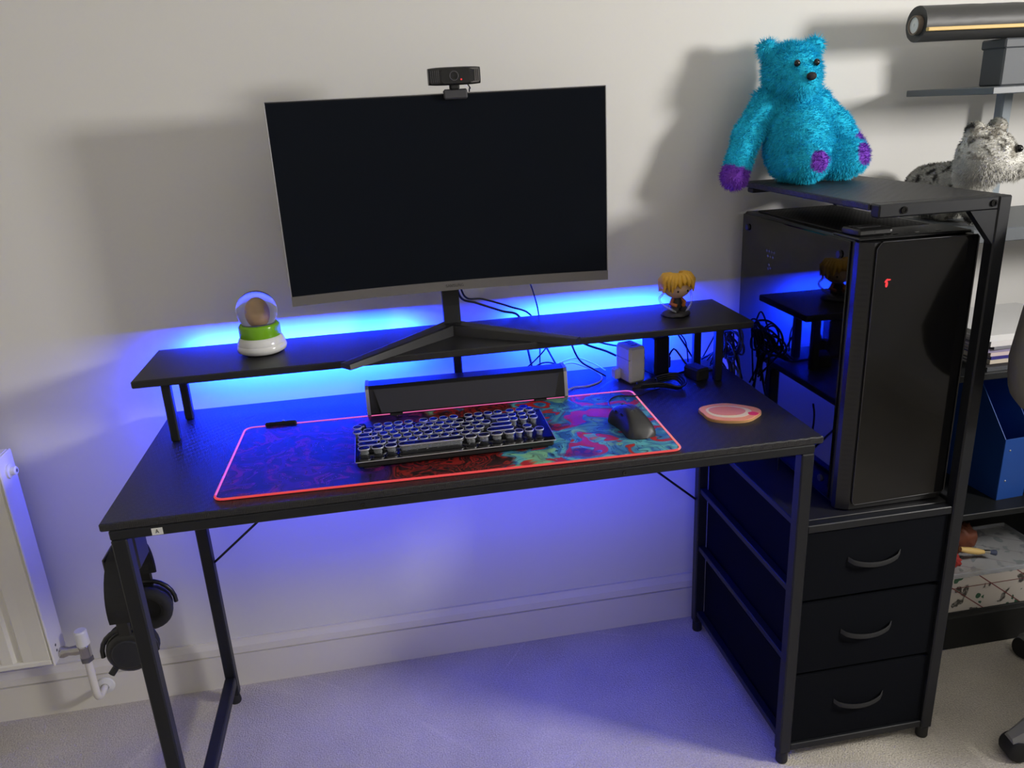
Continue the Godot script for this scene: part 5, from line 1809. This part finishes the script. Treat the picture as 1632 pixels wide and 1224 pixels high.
func leopard() -> void:
	var t := thing("plush_snow_leopard", "pale grey spotted plush snow leopard on the shelving unit", "soft toy", Vector3(1.73, 1.046, 0.17))
	frame(t)
	var bones := [
		[Vector3(1.722, 1.108, 0.098), Vector3(1.73, 1.125, 0.185), 0.056, 0.050],
		[Vector3(1.733, 1.13, 0.195), Vector3(1.728, 1.172, 0.235), 0.047, 0.042],
		[Vector3(1.726, 1.192, 0.246), Vector3(1.730, 1.19, 0.25), 0.052, 0.052],
		[Vector3(1.75, 1.176, 0.265), Vector3(1.774, 1.166, 0.277), 0.034, 0.027],
		[Vector3(1.700, 1.234, 0.245), Vector3(1.697, 1.24, 0.245), 0.018, 0.018],
		[Vector3(1.76, 1.238, 0.226), Vector3(1.763, 1.244, 0.226), 0.018, 0.018],
		[Vector3(1.718, 1.10, 0.215), Vector3(1.722, 1.0665, 0.245), 0.021, 0.018],
		[Vector3(1.758, 1.10, 0.205), Vector3(1.768, 1.0665, 0.232), 0.021, 0.018],
		[Vector3(1.715, 1.07, 0.11), Vector3(1.71, 1.0675, 0.165), 0.021, 0.0185],
		[Vector3(1.752, 1.07, 0.10), Vector3(1.757, 1.0675, 0.15), 0.021, 0.0185],
		[Vector3(1.725, 1.078, 0.062), Vector3(1.80, 1.0655, 0.06), 0.018, 0.0165]]
	var net := nets(bones, 0.014, 0.005)
	var cell := FastNoiseLite.new()
	cell.seed = 14
	cell.noise_type = FastNoiseLite.TYPE_CELLULAR
	cell.cellular_return_type = FastNoiseLite.RETURN_DISTANCE
	cell.frequency = 38.0
	var soft := FastNoiseLite.new()
	soft.seed = 4
	soft.frequency = 45.0
	var tint := func(p: Vector3) -> Color:
		var k := 1.0 + 0.2 * soft.get_noise_3dv(p)
		var c := Color(0.42, 0.41, 0.37)
		var head := p.distance_to(Vector3(1.730, 1.19, 0.25)) < 0.068
		if head or p.distance_to(Vector3(1.733, 1.15, 0.235)) < 0.055:
			c = Color(0.68, 0.67, 0.63)
			if p.y > 1.197 and soft.get_noise_3dv(p * 1.3) > 0.22:
				c = Color(0.16, 0.155, 0.14)
			elif p.y > 1.185 and soft.get_noise_3dv(p * 0.9 + Vector3.ONE) > 0.1:
				c = Color(0.36, 0.34, 0.30)
		else:
			var q := Vector3(p.x, p.y, p.z * 0.75)
			var d := cell.get_noise_3dv(q)   # -1 at cell centres
			if d < -0.62 and d > -0.93:
				c = Color(0.045, 0.044, 0.042)
			elif d < -0.55:
				c = Color(0.2, 0.195, 0.18)
		return Color(c.r * k, c.g * k, c.b * k)
	var m := mat("plush_pale", Color.WHITE, 0.95, 0.0, 0.2)
	m.vertex_color_use_as_albedo = true
	obj("body", plush_mesh(net, tint), m, t)
	fur(net, tint, 16000, 0.007, Vector3(0, -0.2, 0), 9, m, t, func(p: Vector3) -> float: return 0.6 if p.y > 1.178 and p.x > 1.735 else (1.5 if p.distance_to(Vector3(1.74, 1.165, 0.25)) < 0.055 else 0.8))
	for q in [Vector3(1.7575, 1.203, 0.2995), Vector3(1.787, 1.202, 0.2545)]:
		var e := obj("eye", ball(S(), q, Vector3(0.0075, 0.0075, 0.0075), 14, 10), M.gloss_black, t)
	obj("nose", ball(S(), Vector3(1.803, 1.177, 0.292), Vector3(0.008, 0.0065, 0.0065), 12, 8), M.soft_black, t)
	unframe()
